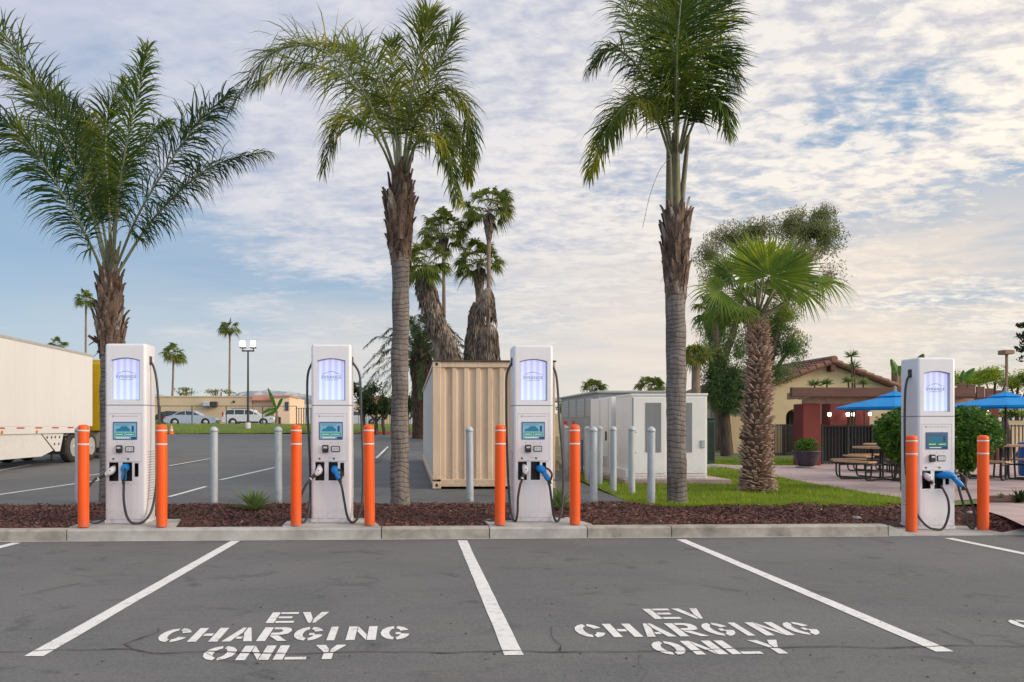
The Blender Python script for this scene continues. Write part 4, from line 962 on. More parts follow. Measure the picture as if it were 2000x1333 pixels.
# ------------------------------------------------------------------ palms
def frond_mesh(P, L, nodes, droop, N=None, w=.021, t0=.16, plum=.45, ang0=70, ang1=30, dens=2, sides=(-1, 1), tipk=.45, rr=.022):
    """rachis tube and leaflets of one feather frond; world points"""
    ns = 40; S_ = spline(P, ns); ra = MB(); ra.tube(S_, [rr*(1-.86*i/ns)+.002 for i in range(ns+1)], 6)
    lf = MB(); N0 = Vector(N) if N else Vector((0, -.55, .85))
    for k in range(nodes):
        t = t0+(1-t0)*(k+rnd.random()*.6)/nodes; f = t*ns; i = min(int(f), ns-1); p = S_[i].lerp(S_[i+1], f-i)
        T_ = (S_[i+1]-S_[max(i-1, 0)]).normalized(); s = (t-t0)/(1-t0)
        Nn = (N0-T_*N0.dot(T_))
        Nn = Nn.normalized() if Nn.length > .05 else T_.orthogonal().normalized()
        Sd = T_.cross(Nn).normalized()
        ln = L*min(1, .55+2.2*s)*(1-(1-tipk)*max(0, (s-.45)/.55)**1.4)
        an = R(ang0+(ang1-ang0)*s)
        for sg in sides:
            for q in range(dens):
                a = an+rnd.gauss(0, .19); el = rnd.gauss(.10, plum); l = ln*rnd.uniform(.82, 1.08)
                d = (Sd*sg*math.cos(el)+Nn*math.sin(el))*math.sin(a)+T_*math.cos(a); d.normalize()
                pts = [p.copy()]; dd = d.copy(); segs = 4
                kink = rnd.random() < .10
                for j in range(segs):
                    dd = (dd+Vector((0, 0, -1))*droop*(j+.4)*.30*rnd.uniform(.8, 1.2)+(Vector((0, 0, -1.4)) if kink and j == 2 else Vector())).normalized(); pts.append(pts[-1]+dd*l/segs)
                wv = d.cross(Nn+rv(.5)).normalized(); ww = w*rnd.uniform(.75, 1.2)
                prof = (.35, .95, 1.0, .72, .04); vs = []
                for j, pt in enumerate(pts): vs += [pt-wv*ww*prof[j]*.5, pt+wv*ww*prof[j]*.5]
                lf.add(vs, [(2*j, 2*j+1, 2*j+3, 2*j+2) for j in range(segs)])
    return ra, lf
def frond(root, d0, px, L, nodes=70, droop=.5, m='leaf_queen', dd=(0, 0), **k):
    """px = pixel control points; d0 distance at the base, dd = how much nearer (-) or farther (+) mid and tip stand"""
    n = len(px)-1; P = []
    for i, (a, b) in enumerate(px):
        t = i/n; off = dd[0]*math.sin(t*math.pi)+dd[1]*t; P.append(A(a, b, d0+off))
    ra, lf = frond_mesh(P, L, nodes, droop, **k)
    f = lf.build('frond', m, root, local=False); ra.build('rachis', 'rachis', f, loc=root.location)
    return f
def palm_trunk(root, pts, rads, m='trunk', n=20, step=.08, rough=.012, name='trunk'):
    k = len(pts)-1; ln = sum((Vector(pts[i+1])-Vector(pts[i])).length for i in range(k)); ns = max(8, int(ln/step)); S_ = spline(pts, ns)
    rs = []
    for i in range(ns+1):
        t = i/ns*k; j = min(int(t), k-1); rs.append(rads[j]+(rads[j+1]-rads[j])*(t-j))
    mb = MB(); mb.tube(S_, [r*(1+rnd.uniform(-.012, .012)) for r in rs], n)
    for i, v in enumerate(mb.v): mb.v[i] = v+Vector((noise.noise(v*3.1), noise.noise(v*3.1+Vector((5, 0, 0))), 0))*rough*2
    return mb.build(name, m, root, local=False)
def boots(root, p0, p1, r0, r1, n, length=.45, wid=.14, m='boot', flare=.25, bulge=.2, name='old_leaf_bases', fib=260):
    """torn leaf bases wrapped round the upper trunk"""
    p0 = Vector(p0); p1 = Vector(p1); ax = (p1-p0); mb = MB(); h = ax.length; u = ax.normalized(); e1 = u.orthogonal().normalized(); e2 = u.cross(e1)
    core = [p0+ax*i/10 for i in range(11)]
    mb.tube(core, [(r0+(r1-r0)*i/10)*(.82+bulge*math.sin(math.pi*i/10)) for i in range(11)], 14)
    for k in range(n):
        t = (k+.5)/n*.98; a = k*2.399+rnd.uniform(-.2, .2); rad = (r0+(r1-r0)*t)*(.86+bulge*math.sin(math.pi*t)); o = e1*math.cos(a)+e2*math.sin(a); sd = u.cross(o)
        l = length*rnd.uniform(.6, 1.2); base = p0+ax*t-u*l*.45; ww = wid*rnd.uniform(.7, 1.25); fl = flare*rnd.uniform(.2, 1.3); sk = rnd.uniform(-.3, .3)
        prof = [(0, .75, .02), (.3, 1, .035), (.6, .85, .05+.10*fl), (.85, .5, .07+.30*fl), (1, .16, .07+.5*fl)]; vs = []
        for s_, w_, of in prof:
            c = base+u*l*s_+o*(rad+of*.35)+sd*sk*l*s_*.6; vs += [c-sd*ww*w_*.5-o*.02, c+o*.012+rv(.006), c+sd*ww*w_*.5-o*.02]
        fs = []
        for j in range(4): fs += [(3*j, 3*j+1, 3*j+4, 3*j+3), (3*j+1, 3*j+2, 3*j+5, 3*j+4)]
        mb.add(vs, fs)
    ob_ = mb.build(name, m, root, local=False)
    fb = MB()
    for k in range(fib):
        t = rnd.random(); a = rnd.uniform(0, 6.283); rad = (r0+(r1-r0)*t)*(.9+bulge*math.sin(math.pi*t)); o = e1*math.cos(a)+e2*math.sin(a); sd = u.cross(o)
        c = p0+ax*t+o*rad; l = rnd.uniform(.05, .22); d1 = (o*rnd.uniform(.1, .8)+u*rnd.uniform(-.9, .9)+sd*rnd.uniform(-.8, .8)).normalized()*l; w_ = rnd.uniform(.002, .007)
        fb.quad(c-sd*w_, c+sd*w_, c+d1+Vector((0, 0, -.3*l)))
    fb.build('fibre', 'boot_dark', ob_, loc=root.location)
    return ob_
# ---- palm behind the left charger
b1 = G(221, 985)
q1 = empty('queen_palm', (b1.x, b1.y, 0), 'bushy short palm behind the leftmost charger, its fronds fanned wide and upright', 'palm tree', 'feather palms in the planting strip')
d1 = 12.4
palm_trunk(q1, [A(219, 990, d1), A(217, 860, d1), A(217, 740, d1), A(218, 660, d1)], [.20, .165, .165, .17])
boots(q1, A(217, 684, d1), A(214, 540, d1), .20, .155, 60, .42, .15, flare=.45, bulge=.14)
boots(q1, A(216, 560, d1), A(222, 488, d1), .13, .07, 14, .5, .10, m='petiole', flare=.1, bulge=.05, fib=60)
mb = MB()   # torn boot hanging off to the left
for i in range(26):
    c = A(200+rnd.uniform(-10, 14), 672+rnd.uniform(-10, 14), d1)+Vector((0, rnd.uniform(-.12, .12), 0)); dd_ = Vector((rnd.uniform(-.16, .02), rnd.uniform(-.1, .1), rnd.uniform(-.20, .10))); w_ = Vector((.01, .02, .03))
    mb.quad(c-w_, c+w_, c+dd_+w_*.6, c+dd_-w_*.6)
mb.build('torn_boot', 'boot_dark', q1, local=False)
FA = dict(nodes=84, droop=.42, w=.021, plum=.62, ang0=60, ang1=24)
for px, L, dd_, kw in (
    ([(207, 545), (165, 455), (100, 345), (35, 260), (-45, 205)], .80, (-.5, -1.0), dict(droop=.75, N=(-.25, -.8, .6))),
    ([(208, 530), (170, 390), (110, 250), (30, 100), (-40, 20)], .85, (-.2, .3), dict(droop=.35, N=(.35, -.8, .45))),
    ([(211, 520), (180, 400), (140, 280), (70, 180), (-15, 115)], .80, (.3, 1.0), dict(droop=.5, N=(.2, -.7, .6))),
    ([(214, 520), (192, 390), (165, 290), (125, 215), (85, 175)], .70, (.6, 1.2), dict(droop=.5)),
    ([(222, 500), (232, 380), (250, 270), (270, 180), (288, 95)], .62, (-.4, -.3), dict(droop=.55, ang0=62, N=(.1, -1, .2), m='leaf_queen3')),
    ([(216, 500), (212, 380), (206, 290), (214, 215), (240, 160)], .66, (.5, .6), dict(droop=.5, m='leaf_queen2')),
    ([(226, 525), (270, 420), (330, 320), (385, 245), (445, 185)], .86, (-.5, -.8), dict(droop=.8, ang0=74, N=(-.2, -.9, .4))),
    ([(232, 530), (290, 440), (360, 365), (430, 318), (518, 296)], .66, (-.2, .4), dict(droop=.95, N=(-.3, -.7, .8))),
    ([(222, 510), (226, 400), (250, 320), (300, 260), (330, 236)], .60, (.9, 1.6), dict(droop=.5, m='leaf_queen3')),
    ([(220, 505), (210, 400), (195, 320), (175, 260), (150, 200)], .62, (.9, 1.4), dict(droop=.5))):
    frond(q1, d1, px, L, **{**FA, 'dd': dd_, **kw})
# ---- middle palm
b2 = G(782, 989); d2 = b2.y/math.cos(TH)
q2 = empty('queen_palm', (b2.x, b2.y, 0), 'slim middle palm beside the shipping container, with a long frond arching to the left', 'palm tree', 'feather palms in the planting strip')
palm_trunk(q2, [A(781, 991, d2), A(781, 960, d2), A(781, 800, d2), A(782, 640, d2), A(782, 495, d2)], [.185, .145, .135, .135, .145])
boots(q2, A(782, 500, d2), A(780, 440, d2), .155, .22, 26, .36, .15, flare=.2, bulge=.02); boots(q2, A(781, 450, d2), A(780, 385, d2), .20, .21, 34, .45, .17, flare=.38, bulge=.10)
boots(q2, A(780, 420, d2), A(783, 330, d2), .21, .10, 30, .50, .13, flare=.2, bulge=.05)
FB = dict(nodes=74, w=.019, plum=.55, ang0=62, ang1=26, droop=.55, m='leaf_queen2')
for px, L, dd_, kw in (
    ([(774, 345), (748, 265), (700, 165), (620, 95), (530, 105), (458, 200)], .84, (-.6, -.6), dict(droop=.40, t0=.28, ang0=78)),
    ([(772, 350), (745, 285), (705, 235), (660, 240), (632, 330)], .58, (-.9, -1.0), dict(droop=.55, t0=.30)),
    ([(776, 340), (760, 240), (715, 140), (640, 85), (530, 100)], .70, (.6, 1.2), dict(droop=.45)),
    ([(774, 345), (752, 280), (712, 190), (640, 135), (560, 125), (500, 165)], .74, (.3, .5), dict(droop=.45, t0=.3, ang0=78)),
    ([(794, 345), (818, 270), (865, 240), (905, 280), (915, 350)], .50, (.3, .4), dict(droop=.7, t0=.25)),
    ([(779, 340), (768, 230), (735, 140), (690, 95), (630, 85)], .66, (-.4, .2), dict(droop=.4)),
    ([(783, 335), (781, 230), (772, 150), (766, 100), (775, 75)], .42, (.3, .6), dict(droop=.3, m='leaf_queen2', nodes=50)),
    ([(786, 335), (800, 220), (815, 130), (830, 70), (838, 25)], .66, (-.4, -1.0), dict(droop=.25, plum=.9)),
    ([(788, 335), (810, 230), (838, 160), (865, 110), (890, 50)], .66, (.4, .6), dict(droop=.3, plum=.8)),
    ([(790, 335), (815, 230), (860, 175), (905, 200), (925, 300)], .62, (-.4, -.6), dict(droop=.6)),
    ([(792, 345), (808, 290), (840, 265), (875, 300), (895, 395)], .50, (-.5, -.8), dict(droop=.6, t0=.22)),
    ([(786, 340), (800, 240), (835, 200), (870, 230), (880, 300)], .6, (.8, 1.4), dict(droop=.6)),
    ([(780, 335), (776, 240), (772, 190), (740, 190), (700, 240)], .6, (1.0, 2.2), dict(droop=.6, m='leaf_queen'))):
    frond(q2, d2, px, L, **{**FB, 'dd': dd_, **kw})
# ---- right palm
b3 = G(1323, 992); d3 = b3.length
q3 = empty('queen_palm', (b3.x, b3.y, 0), 'tallest feather palm, right of centre, its dense crown cut by the top of the photo', 'palm tree', 'feather palms in the planting strip')
palm_trunk(q3, [A(1323, 994, d3), A(1322, 965, d3), A(1321, 850, d3), A(1320, 700, d3), A(1319, 555, d3)], [.185, .155, .150, .155, .165])
boots(q3, A(1320, 560, d3), A(1320, 408, d3), .175, .165, 66, .50, .16, flare=.32, bulge=.24)
mb = MB()
for a, b, r0, r1 in (((1309, 420), (1306, 270), .075, .035), ((1320, 420), (1321, 250), .09, .04), ((1329, 415), (1344, 265), .05, .03), ((1314, 420), (1316, 260), .07, .03)):
    mb.tube(spline([A(*a, d3-.03), A((a[0]+b[0])/2, (a[1]+b[1])/2, d3), A(*b, d3)], 8), [r0+(r1-r0)*i/8 for i in range(9)], 9)
mb.build('crownshaft', 'petiole', q3, local=False)
FC = dict(nodes=68, w=.022, plum=.55, droop=.35, m='leaf_queen3')
for px, L, dd_, kw in (
    ([(1326, 300), (1345, 200), (1360, 100), (1362, 0), (1358, -120)], .92, (-.5, -.8), dict(droop=.25, ang0=80, ang1=60, N=(0, -1, .1), plum=.35, m='leaf_queen')),
    ([(1322, 300), (1320, 190), (1322, 90), (1330, 0), (1335, -110)], .80, (-.9, -1.6), dict(droop=.5, N=(0, -1, .1))),
    ([(1314, 300), (1296, 190), (1285, 90), (1270, 0), (1240, -100)], .80, (-.2, .4), dict(droop=.45)),
    ([(1312, 300), (1285, 190), (1255, 90), (1215, 0), (1180, -60)], .72, (.4, .8), dict(droop=.5)),
    ([(1312, 300), (1280, 200), (1240, 125), (1195, 95), (1152, 130)], .60, (-.4, -.5), dict(droop=.7)),
    ([(1310, 310), (1278, 225), (1235, 200), (1190, 245), (1152, 335)], .62, (-.6, -1.0), dict(droop=.65, m='leaf_queen2')),
    ([(1312, 300), (1290, 220), (1255, 190), (1215, 215), (1170, 270)], .50, (.4, .6), dict(droop=.6, m='leaf_queen2')),
    ([(1330, 300), (1355, 200), (1392, 130), (1415, 110), (1440, 160)], .62, (-.3, -.6), dict(droop=.6)),
    ([(1330, 300), (1365, 220), (1395, 190), (1415, 215), (1425, 260)], .50, (-.4, -.8), dict(droop=.6)),
    ([(1330, 295), (1360, 180), (1390, 70), (1405, 0), (1415, -80)], .70, (.3, .6), dict(droop=.45, m='leaf_queen2')),
    ([(1322, 295), (1310, 180), (1300, 90), (1300, 0), (1300, -90)], .80, (.9, 1.6), dict(droop=.4)),
    ([(1322, 295), (1330, 180), (1350, 60), (1380, -30), (1420, -90)], .75, (.8, 1.3), dict(droop=.4)),
    ([(1320, 280), (1325, 190), (1318, 110), (1300, 50), (1285, -30)], .75, (-.6, -1.0), dict(droop=.5, m='leaf_queen'))):
    frond(q3, d3, px, L, **{**FC, 'dd': dd_, **kw})
mb = MB(); mb.tube(spline([A(1318, 300, d3), A(1290, 330, d3-.2), A(1270, 380, d3-.3), A(1255, 445, d3-.3)], 10), .005, 4); mb.build('dangling_strand', 'boot', q3, local=False)

# ---- fan leaves
def fan_leaf(lf, c, axis, N, Rd, nseg=36, spread=130, split=.55, droop=.3, fold=.25):
    """palmate leaf: pleated segments joined at the inner half"""
    axis = axis.normalized(); N = (N-axis*N.dot(axis)).normalized(); sd = axis.cross(N)
    da = R(2*spread)/nseg
    for i in range(nseg):
        a = R(-spread)+da*(i+.5); ln = Rd*(1-.22*(abs(a)/R(spread))**2)*rnd.uniform(.74, 1.08); a += rnd.gauss(0, .02)
        u = axis*math.cos(a)+sd*math.sin(a); v_ = -axis*math.sin(a)+sd*math.cos(a); vs = []
        prof = [(.03, .03), (split*.5, split*.5), (split, split*.96), (.72, .34), (.88, .18), (1.0, .02)]
        tipd = rnd.uniform(.6, 1.3)
        for s_, ww in prof:
            hw = ww*Rd*math.tan(da/2)*1.05; cup = N*(fold*s_*s_*Rd*(.15+.55*math.sin(abs(a))))
            p = c+u*ln*s_+cup+Vector((0, 0, -droop*Rd*max(0, s_-split*.7)**2*tipd*1.6)); pl = N*hw*.55*(1 if s_ > .1 else 0)
            vs += [p-v_*hw, p+pl, p+v_*hw]
        fs = []
        for j in range(len(prof)-1): fs += [(3*j, 3*j+1, 3*j+4, 3*j+3), (3*j+1, 3*j+2, 3*j+5, 3*j+4)]
        lf.add(vs, fs)
bf = G(1480, 961); df = (bf-Vector((0, 0, 0))).dot(FW)
fp = empty('fan_palm', (bf.x, bf.y, 0), 'stout fan palm on the lawn with a rough cross-hatched trunk and bright green fans', 'palm tree')
tp = [A(1480, 963, df), A(1478, 930, df), A(1479, 850, df), A(1480, 760, df), A(1481, 680, df), A(1480, 622, df)]; tr_ = [.285, .255, .24, .215, .17, .12]
palm_trunk(fp, tp, tr_, m='boot_dark', n=16, step=.1)
Sx = spline(tp, 100); mb = MB(); rows = 46
for r_ in range(rows):
    t = r_/rows; i = t*100; p = Sx[int(i)]; k = t*5; j = min(int(k), 4); rad = tr_[j]+(tr_[j+1]-tr_[j])*(k-j); nn = 15
    for q in range(nn):
        a = 2*math.pi*(q+.5*(r_ % 2))/nn+rnd.uniform(-.12, .12)
        if rnd.random() < .06: continue
        o = Vector((math.cos(a), math.sin(a), 0)); sd = Vector((-math.sin(a), math.cos(a), 0)); c = p+o*(rad*.95)
        l = rnd.uniform(.07, .15)*(1.3 if rnd.random() < .1 else 1); up = rnd.uniform(.3, 1.0) if t > .25 else rnd.uniform(-.1, .9); dr = (o*.75+Vector((0, 0, up))+sd*rnd.uniform(-.35, .35)).normalized(); ww = rnd.uniform(.035, .06)*(1-.3*t)
        up2 = dr.cross(sd).normalized(); th = .013
        vs = [c-sd*ww-up2*th, c+sd*ww-up2*th, c+sd*ww+up2*th, c-sd*ww+up2*th]; e_ = c+dr*l; w2 = ww*.55
        vs += [e_-sd*w2-up2*th*.6, e_+sd*w2-up2*th*.6, e_+sd*w2+up2*th*.6, e_-sd*w2+up2*th*.6]
        mb.add(vs, [(0, 1, 5, 4), (1, 2, 6, 5), (2, 3, 7, 6), (3, 0, 4, 7), (4, 5, 6, 7)])
mb.build('leaf_stubs', 'stub', fp, local=False)
crown = A(1481, 618, df)
for (hx, hy, dd_, ax_, nn_, Rr, dr) in (   # hub pixel, depth offset, axis direction, face normal, radius, droop
    (1502, 540, -.55, (.50, -.1, 1), (-.45, -1, .10), .88, .12), (1474, 528, .10, (-.50, .1, 1), (.45, -1, .1), .86, .15), (1530, 530, .35, (.75, .2, .9), (-.2, -.9, .5), .72, .25), (1492, 510, .6, (-.05, .3, 1), (.1, -1, .2), .60, .15),
    (1428, 535, .4, (-.9, .2, .75), (.2, -.8, .5), .62, .25),
    (1408, 568, -.35, (-1, -.1, .05), (-.15, -.85, .6), .60, .6),
    (1562, 568, -.3, (1, -.1, -.05), (.15, -.85, .65), .56, .7), (1600, 552, .3, (1, 0, .22), (.1, -.5, .95), .62, .8), (1560, 545, .7, (.9, .4, .55), (-.1, -.8, .6), .56, .4),
    (1425, 605, .3, (-.7, .2, -.5), (-.3, -.7, .6), .45, .9), (1450, 600, -.3, (-.4, -.7, -.5), (-.2, -.9, .4), .38, .8),
    (1490, 572, .8, (.1, .6, 1), (0, -1, .3), .50, .3), (1455, 580, .7, (-.5, .6, .8), (0, -1, .3), .46, .4), (1515, 565, .8, (.5, .6, .8), (0, -1, .3), .5, .4), (1398, 600, .5, (-.7, .4, -.6), (-.2, -.5, .9), .45, .9), (1525, 600, .6, (.6, .6, -.1), (0, -.6, .8), .42, .7)):
    hub = A(hx, hy, df+dd_); lf = MB(); fan_leaf(lf, hub, Vector(ax_), Vector(nn_), Rr*1.14, 42, 128, .50, dr)
    f = lf.build('fan_frond', 'leaf_fan', fp, local=False); pt = MB(); mid = (crown+hub)/2+Vector((0, 0, -.04)); pt.tube(spline([crown+rv(.04), mid, hub], 8), [.024-.0015*i for i in range(9)], 6); pt.build('leaf_stalk', 'petiole', f, loc=fp.location)
for i in range(16):
    a = rnd.uniform(0, 6.283); o = Vector((math.cos(a)*.7, math.sin(a)*.7, 1.0)); f = MB(); f.tube([crown-Vector((0, 0, .1)), crown+o*rnd.uniform(.3, .6)], [.03, .008], 6); f.build('leaf_stalk', 'petiole', fp, local=False)

# ---- distant and middle-distance fan palms
def small_fan_palm(name, px, py_top, py_base, d, crown_px, trunk_px, label, nf=26, skirt=0, group=None, base_px=None, m='leaf_wash', seg=16, base_z=None, up=-.5, fan=None):
    c = A(px, py_top, d); z0 = H(c.y) if base_z is None else base_z; bx = A(base_px if base_px is not None else px, HY, d); b = Vector((bx.x, bx.y, z0)); sc = d/F
    root = empty(name, b, label, 'palm tree', group); r = trunk_px*sc/2
    mid = b.lerp(c, .55)+Vector(((c.x-b.x)*.12, 0, 0)); pts = [b, mid, c]
    palm_trunk(root, pts, [r*1.35, r, r*.9], m='trunk_thin', n=10, step=.35, rough=.01 if r < .3 else .03)
    Rr = (fan or crown_px*.30)*sc; reach = crown_px/2*sc-Rr*.75; lf = MB(); st = MB()
    for i in range(nf):
        while True:
            o = rdir()
            if o.z > up: break
        hub = c+o*reach*rnd.uniform(.75, 1.05)+Vector((0, 0, reach*.10)); fan_leaf(lf, hub, o+Vector((0, 0, -.10)), Vector((0, -.35, 1))+rv(.6), Rr*rnd.uniform(.8, 1.1), seg, 105, .5, .9, .2)
        st.tube([c, (c+hub)/2+Vector((0, 0, .08*Rr)), hub], [.030*sc*40/ max(d*.9, 20)+.008]*3, 4)
    lf.build('crown', m, root, local=False); st.build('leaf_stalk', 'petiole', root, local=False)
    if skirt:
        sk = MB(); L = skirt*sc
        for i in range(int(150+L*60)):
            t = rnd.random(); a = rnd.uniform(0, 6.283); o = Vector((math.cos(a), math.sin(a), 0)); p = c+Vector((0, 0, -.1*Rr-t*L*.75)); rr_ = r*.9+.25*Rr*(1-t)*1.3; l = L*.30*rnd.uniform(.7, 1.2)
            e_ = p+o*rr_+Vector((0, 0, -l)); sd = Vector((-math.sin(a), math.cos(a), 0))*rnd.uniform(.03, .10)*max(1, Rr); sk.quad(p+o*r*.6-sd*.3, p+o*r*.6+sd*.3, p+o*rr_+Vector((0, 0, -l*.4))+sd, e_+sd*.5, e_-sd*.5, p+o*rr_+Vector((0, 0, -l*.4))-sd)
        sk.build('dead_skirt', 'skirt', root, local=False)
    return root
GF = 'tall thin fan palms on the horizon'
small_fan_palm('fan_palm', 168, 588, 0, 78, 54, 4, 'tall thin far palm just left of the leftmost palm, above the truck', nf=24, group=GF, base_px=166)
small_fan_palm('fan_palm', 112, 676, 0, 80, 44, 4, 'far palm crown just showing over the trailer roof', nf=18, group=GF)
small_fan_palm('fan_palm', 339, 694, 0, 100, 58, 4, 'shorter far palm rising over the tan building, right of the leftmost charger', nf=24, group=GF, base_px=334)
small_fan_palm('fan_palm', 449, 644, 0, 100, 52, 3.6, 'taller far palm with long bare trunk beside the twin street lamp', nf=24, skirt=10, group=GF, base_px=447)
small_fan_palm('fan_palm', 1158, 764, 0, 45, 60, 10, 'small palm crown peeking over the grey switchgear', nf=22, group=GF, up=-.1)
small_fan_palm('fan_palm', 1270, 760, 0, 42, 68, 10, 'rounded palm crown peeking over the white cabinets', nf=24, group=GF, up=-.15)
small_fan_palm('fan_palm', 1359, 700, 0, 30, 70, 17, 'short stout palm behind the white cabinets, just right of the tall palm trunk', nf=20, fan=26, up=-.4)
small_fan_palm('fan_palm', 1390, 610, 0, 36, 96, 16, 'fan palm half hidden in the gum tree behind the stout fan palm', nf=26, skirt=50, base_px=1400)
GM = 'shaggy fan palms behind the container'
def shaggy(root, pts, rads, n, name='shaggy_trunk', hang=.5):
    k = len(pts)-1; S_ = spline(pts, 60); core = MB(); rs = []
    for i in range(61):
        t = i/60*k; j = min(int(t), k-1); rs.append(rads[j]+(rads[j+1]-rads[j])*(t-j))
    core.tube(S_, [r*.88 for r in rs], 14); o = core.build(name, 'skirt', root, local=False); sk = MB()
    for i in range(n):
        f = rnd.uniform(0, 59.9); p = S_[int(f)]; a = rnd.uniform(0, 6.283); r = rs[int(f)]; o_ = Vector((math.cos(a), math.sin(a), 0)); sd = Vector((-math.sin(a), math.cos(a), 0))*rnd.uniform(.02, .07)
        q = p+o_*r*rnd.uniform(.82, .95); l = hang*rnd.uniform(.5, 1.3); e_ = q+o_*rnd.uniform(.02, .18)+Vector((rnd.uniform(-.06, .06), 0, -l)); m_ = (q+e_)/2+o_*.05
        sk.quad(q-sd*.6, q+sd*.6, m_+sd, e_, m_-sd)
    sk.build('hanging_leaves', 'skirt', o, loc=root.location)
w1 = small_fan_palm('fan_palm', 832, 520, 0, 44, 116, 22, 'leaning palm with a thick shaggy trunk directly above the container edge', nf=64, fan=25, skirt=30, up=-.75, group=GM, base_px=905)
shaggy(w1, [A(905, 775, 44), A(880, 690, 44), A(850, 620, 44), A(828, 542, 44)], [.66, .60, .58, .58], 1300)
w2 = small_fan_palm('fan_palm', 866, 458, 0, 47, 112, 7, 'slim palm crown between the middle palm and the tallest shaggy palm', nf=56, fan=24, skirt=34, up=-.6, group=GM, base_px=870)
w3 = small_fan_palm('fan_palm', 955, 412, 0, 46, 116, 9, 'tallest of the palms behind the container, thin trunk with broken grey skirts low down', nf=54, fan=24, skirt=58, up=-.6, group=GM, base_px=952)
shaggy(w3, [A(954, 760, 46), A(952, 700, 46), A(953, 650, 46), A(953, 635, 46)], [.76, .72, .60, .36], 900, hang=.8)
shaggy(w3, [A(951, 615, 46), A(950, 590, 46), A(954, 565, 46)], [.55, .55, .25], 160, name='broken_skirt', hang=.8)
w4 = small_fan_palm('fan_palm', 936, 518, 0, 49, 108, 12, 'palm with a brown skirt in front of the tallest shaggy palm trunk', nf=52, fan=23, skirt=62, up=-.6, group=GM, base_px=926)
shaggy(w4, [A(926, 760, 49), A(925, 690, 49), A(930, 620, 49), A(933, 592, 49)], [.66, .62, .50, .36], 900, hang=.7)
# date palm with arching fronds
dp = A(822, HY, 50); dd0 = 50; cz = A(822, 700, 50)
dt = empty('date_palm', (dp.x, dp.y, H(dp.y)), 'dark date palm with arching feather fronds left of the container', 'palm tree')
palm_trunk(dt, [Vector((dp.x, dp.y, H(dp.y))), A(823, 780, 50), A(822, 705, 50)], [.60, .55, .72], m='boot_dark', n=14)
boots(dt, A(822, 735, 50), A(822, 672, 50), .75, .55, 60, .8, .25, m='boot', flare=.4, fib=60)
for i in range(44):
    a = i*2.399; el = R(80-115*(i/44)); L_ = rnd.uniform(3.9, 4.7); o = Vector((math.cos(a)*math.cos(el), math.sin(a)*math.cos(el), math.sin(el)))
    P = [cz, cz+o*L_*.35+Vector((0, 0, .1)), cz+o*L_*.72+Vector((0, 0, -.12*L_)), cz+o*L_*.98+Vector((0, 0, -.42*L_))]
    ra, lf = frond_mesh(P, .56, 58, .35, N=(0, 0, 1), w=.034, t0=.12, plum=.35, ang0=60, ang1=30, dens=2, rr=.03); f = lf.build('frond', 'leaf_date', dt, local=False)

# ------------------------------------------------------------------ broadleaf trees and shrubs
def leaves(mb, c, r, n, size, hang=.4, shell_=.55, asp=2.6, gap=1.0):
    c = Vector(c)
    for i in range(n):
        o = rdir(); k = (shell_+(1-shell_)*rnd.random())*(1+.35*noise.noise(o*2.2+c)); p = c+Vector((o.x*r[0], o.y*r[1], o.z*r[2]))*k
        if noise.noise(p*gap*1.3) < -.22: continue
        d = (rdir()+Vector((0, 0, -hang*2))).normalized(); s_ = size*rnd.uniform(.6, 1.3); sd = d.cross(rdir()).normalized()*s_/asp
        mb.quad(p-d*s_*.5, p+sd*.5, p+d*s_*.5, p-sd*.5)
def tree(name, base, limbs, clumps, m, label, size, cat='tree', group=None, trunk_r=.2, hang=.4, shell_=.3, bark='bark', gap=1.0, m2=None):
    root = empty(name, base, label, cat, group); tb = MB(); base = Vector(base)
    for pts, r0, r1 in limbs: tb.tube(spline(pts, 14), [r0+(r1-r0)*i/14 for i in range(15)], 8)
    tb.build('trunk', bark, root, local=False)
    for mm, sel in ((m, [c for c in clumps if len(c) == 3]), (m2, [c for c in clumps if len(c) == 4])):
        if not sel: continue
        lf = MB()
        for c in sel: leaves(lf, c[0], c[1], int(c[2]*(3.0 if name == 'gum_tree' else 1)), size, hang, shell_, gap=gap)
        lf.build('crown', mm, root, local=False)
    return root
def P_(px, py, d): return A(px, py, d)
dg = 31
gb_ = P_(1420, HY, dg); gbase = Vector((gb_.x, gb_.y, 0.05)); cl = []
sc = dg/F
rnd.seed(21)
for (px, py, rx, ry, n, dz) in ((1580, 450, 60, 44, 3800, 1), (1610, 470, 40, 36, 1600, .5), (1545, 440, 40, 34, 1500, 1.5), (1560, 500, 44, 36, 1500, 0), (1600, 420, 34, 20, 700, 1),
                                (1430, 465, 62, 32, 2200, 2), (1480, 450, 45, 28, 1300, 2), (1385, 500, 36, 34, 1100, 1.5), (1400, 545, 40, 44, 1100, 1), (1620, 540, 26, 40, 350, 0)):
    cl.append((P_(px, py, dg+dz), (rx*sc, 1.1, ry*sc), n))
for (px, py, rx, ry, n, dz) in ((1530, 620, 40, 50, 1500, 0), (1545, 680, 30, 45, 1100, 0), (1500, 650, 40, 60, 1500, 1), (1400, 640, 40, 50, 1300, 1), (1430, 700, 50, 50, 2600, 0), (1450, 760, 55, 45, 3200, -.5),
                                (1400, 740, 38, 36, 1200, 0), (1420, 790, 30, 22, 1200, -.5), (1370, 690, 30, 26, 600, 0), (1385, 770, 30, 18, 500, 0), (1520, 730, 28, 26, 700, -.5), (1450, 620, 50, 50, 1600, 1)):
    cl.append((P_(px, py, dg+dz), (rx*sc, 1.1, ry*sc), int(n*1.5), 1))
L = lambda *p: [P_(a, b, dg+c) for a, b, c in p]
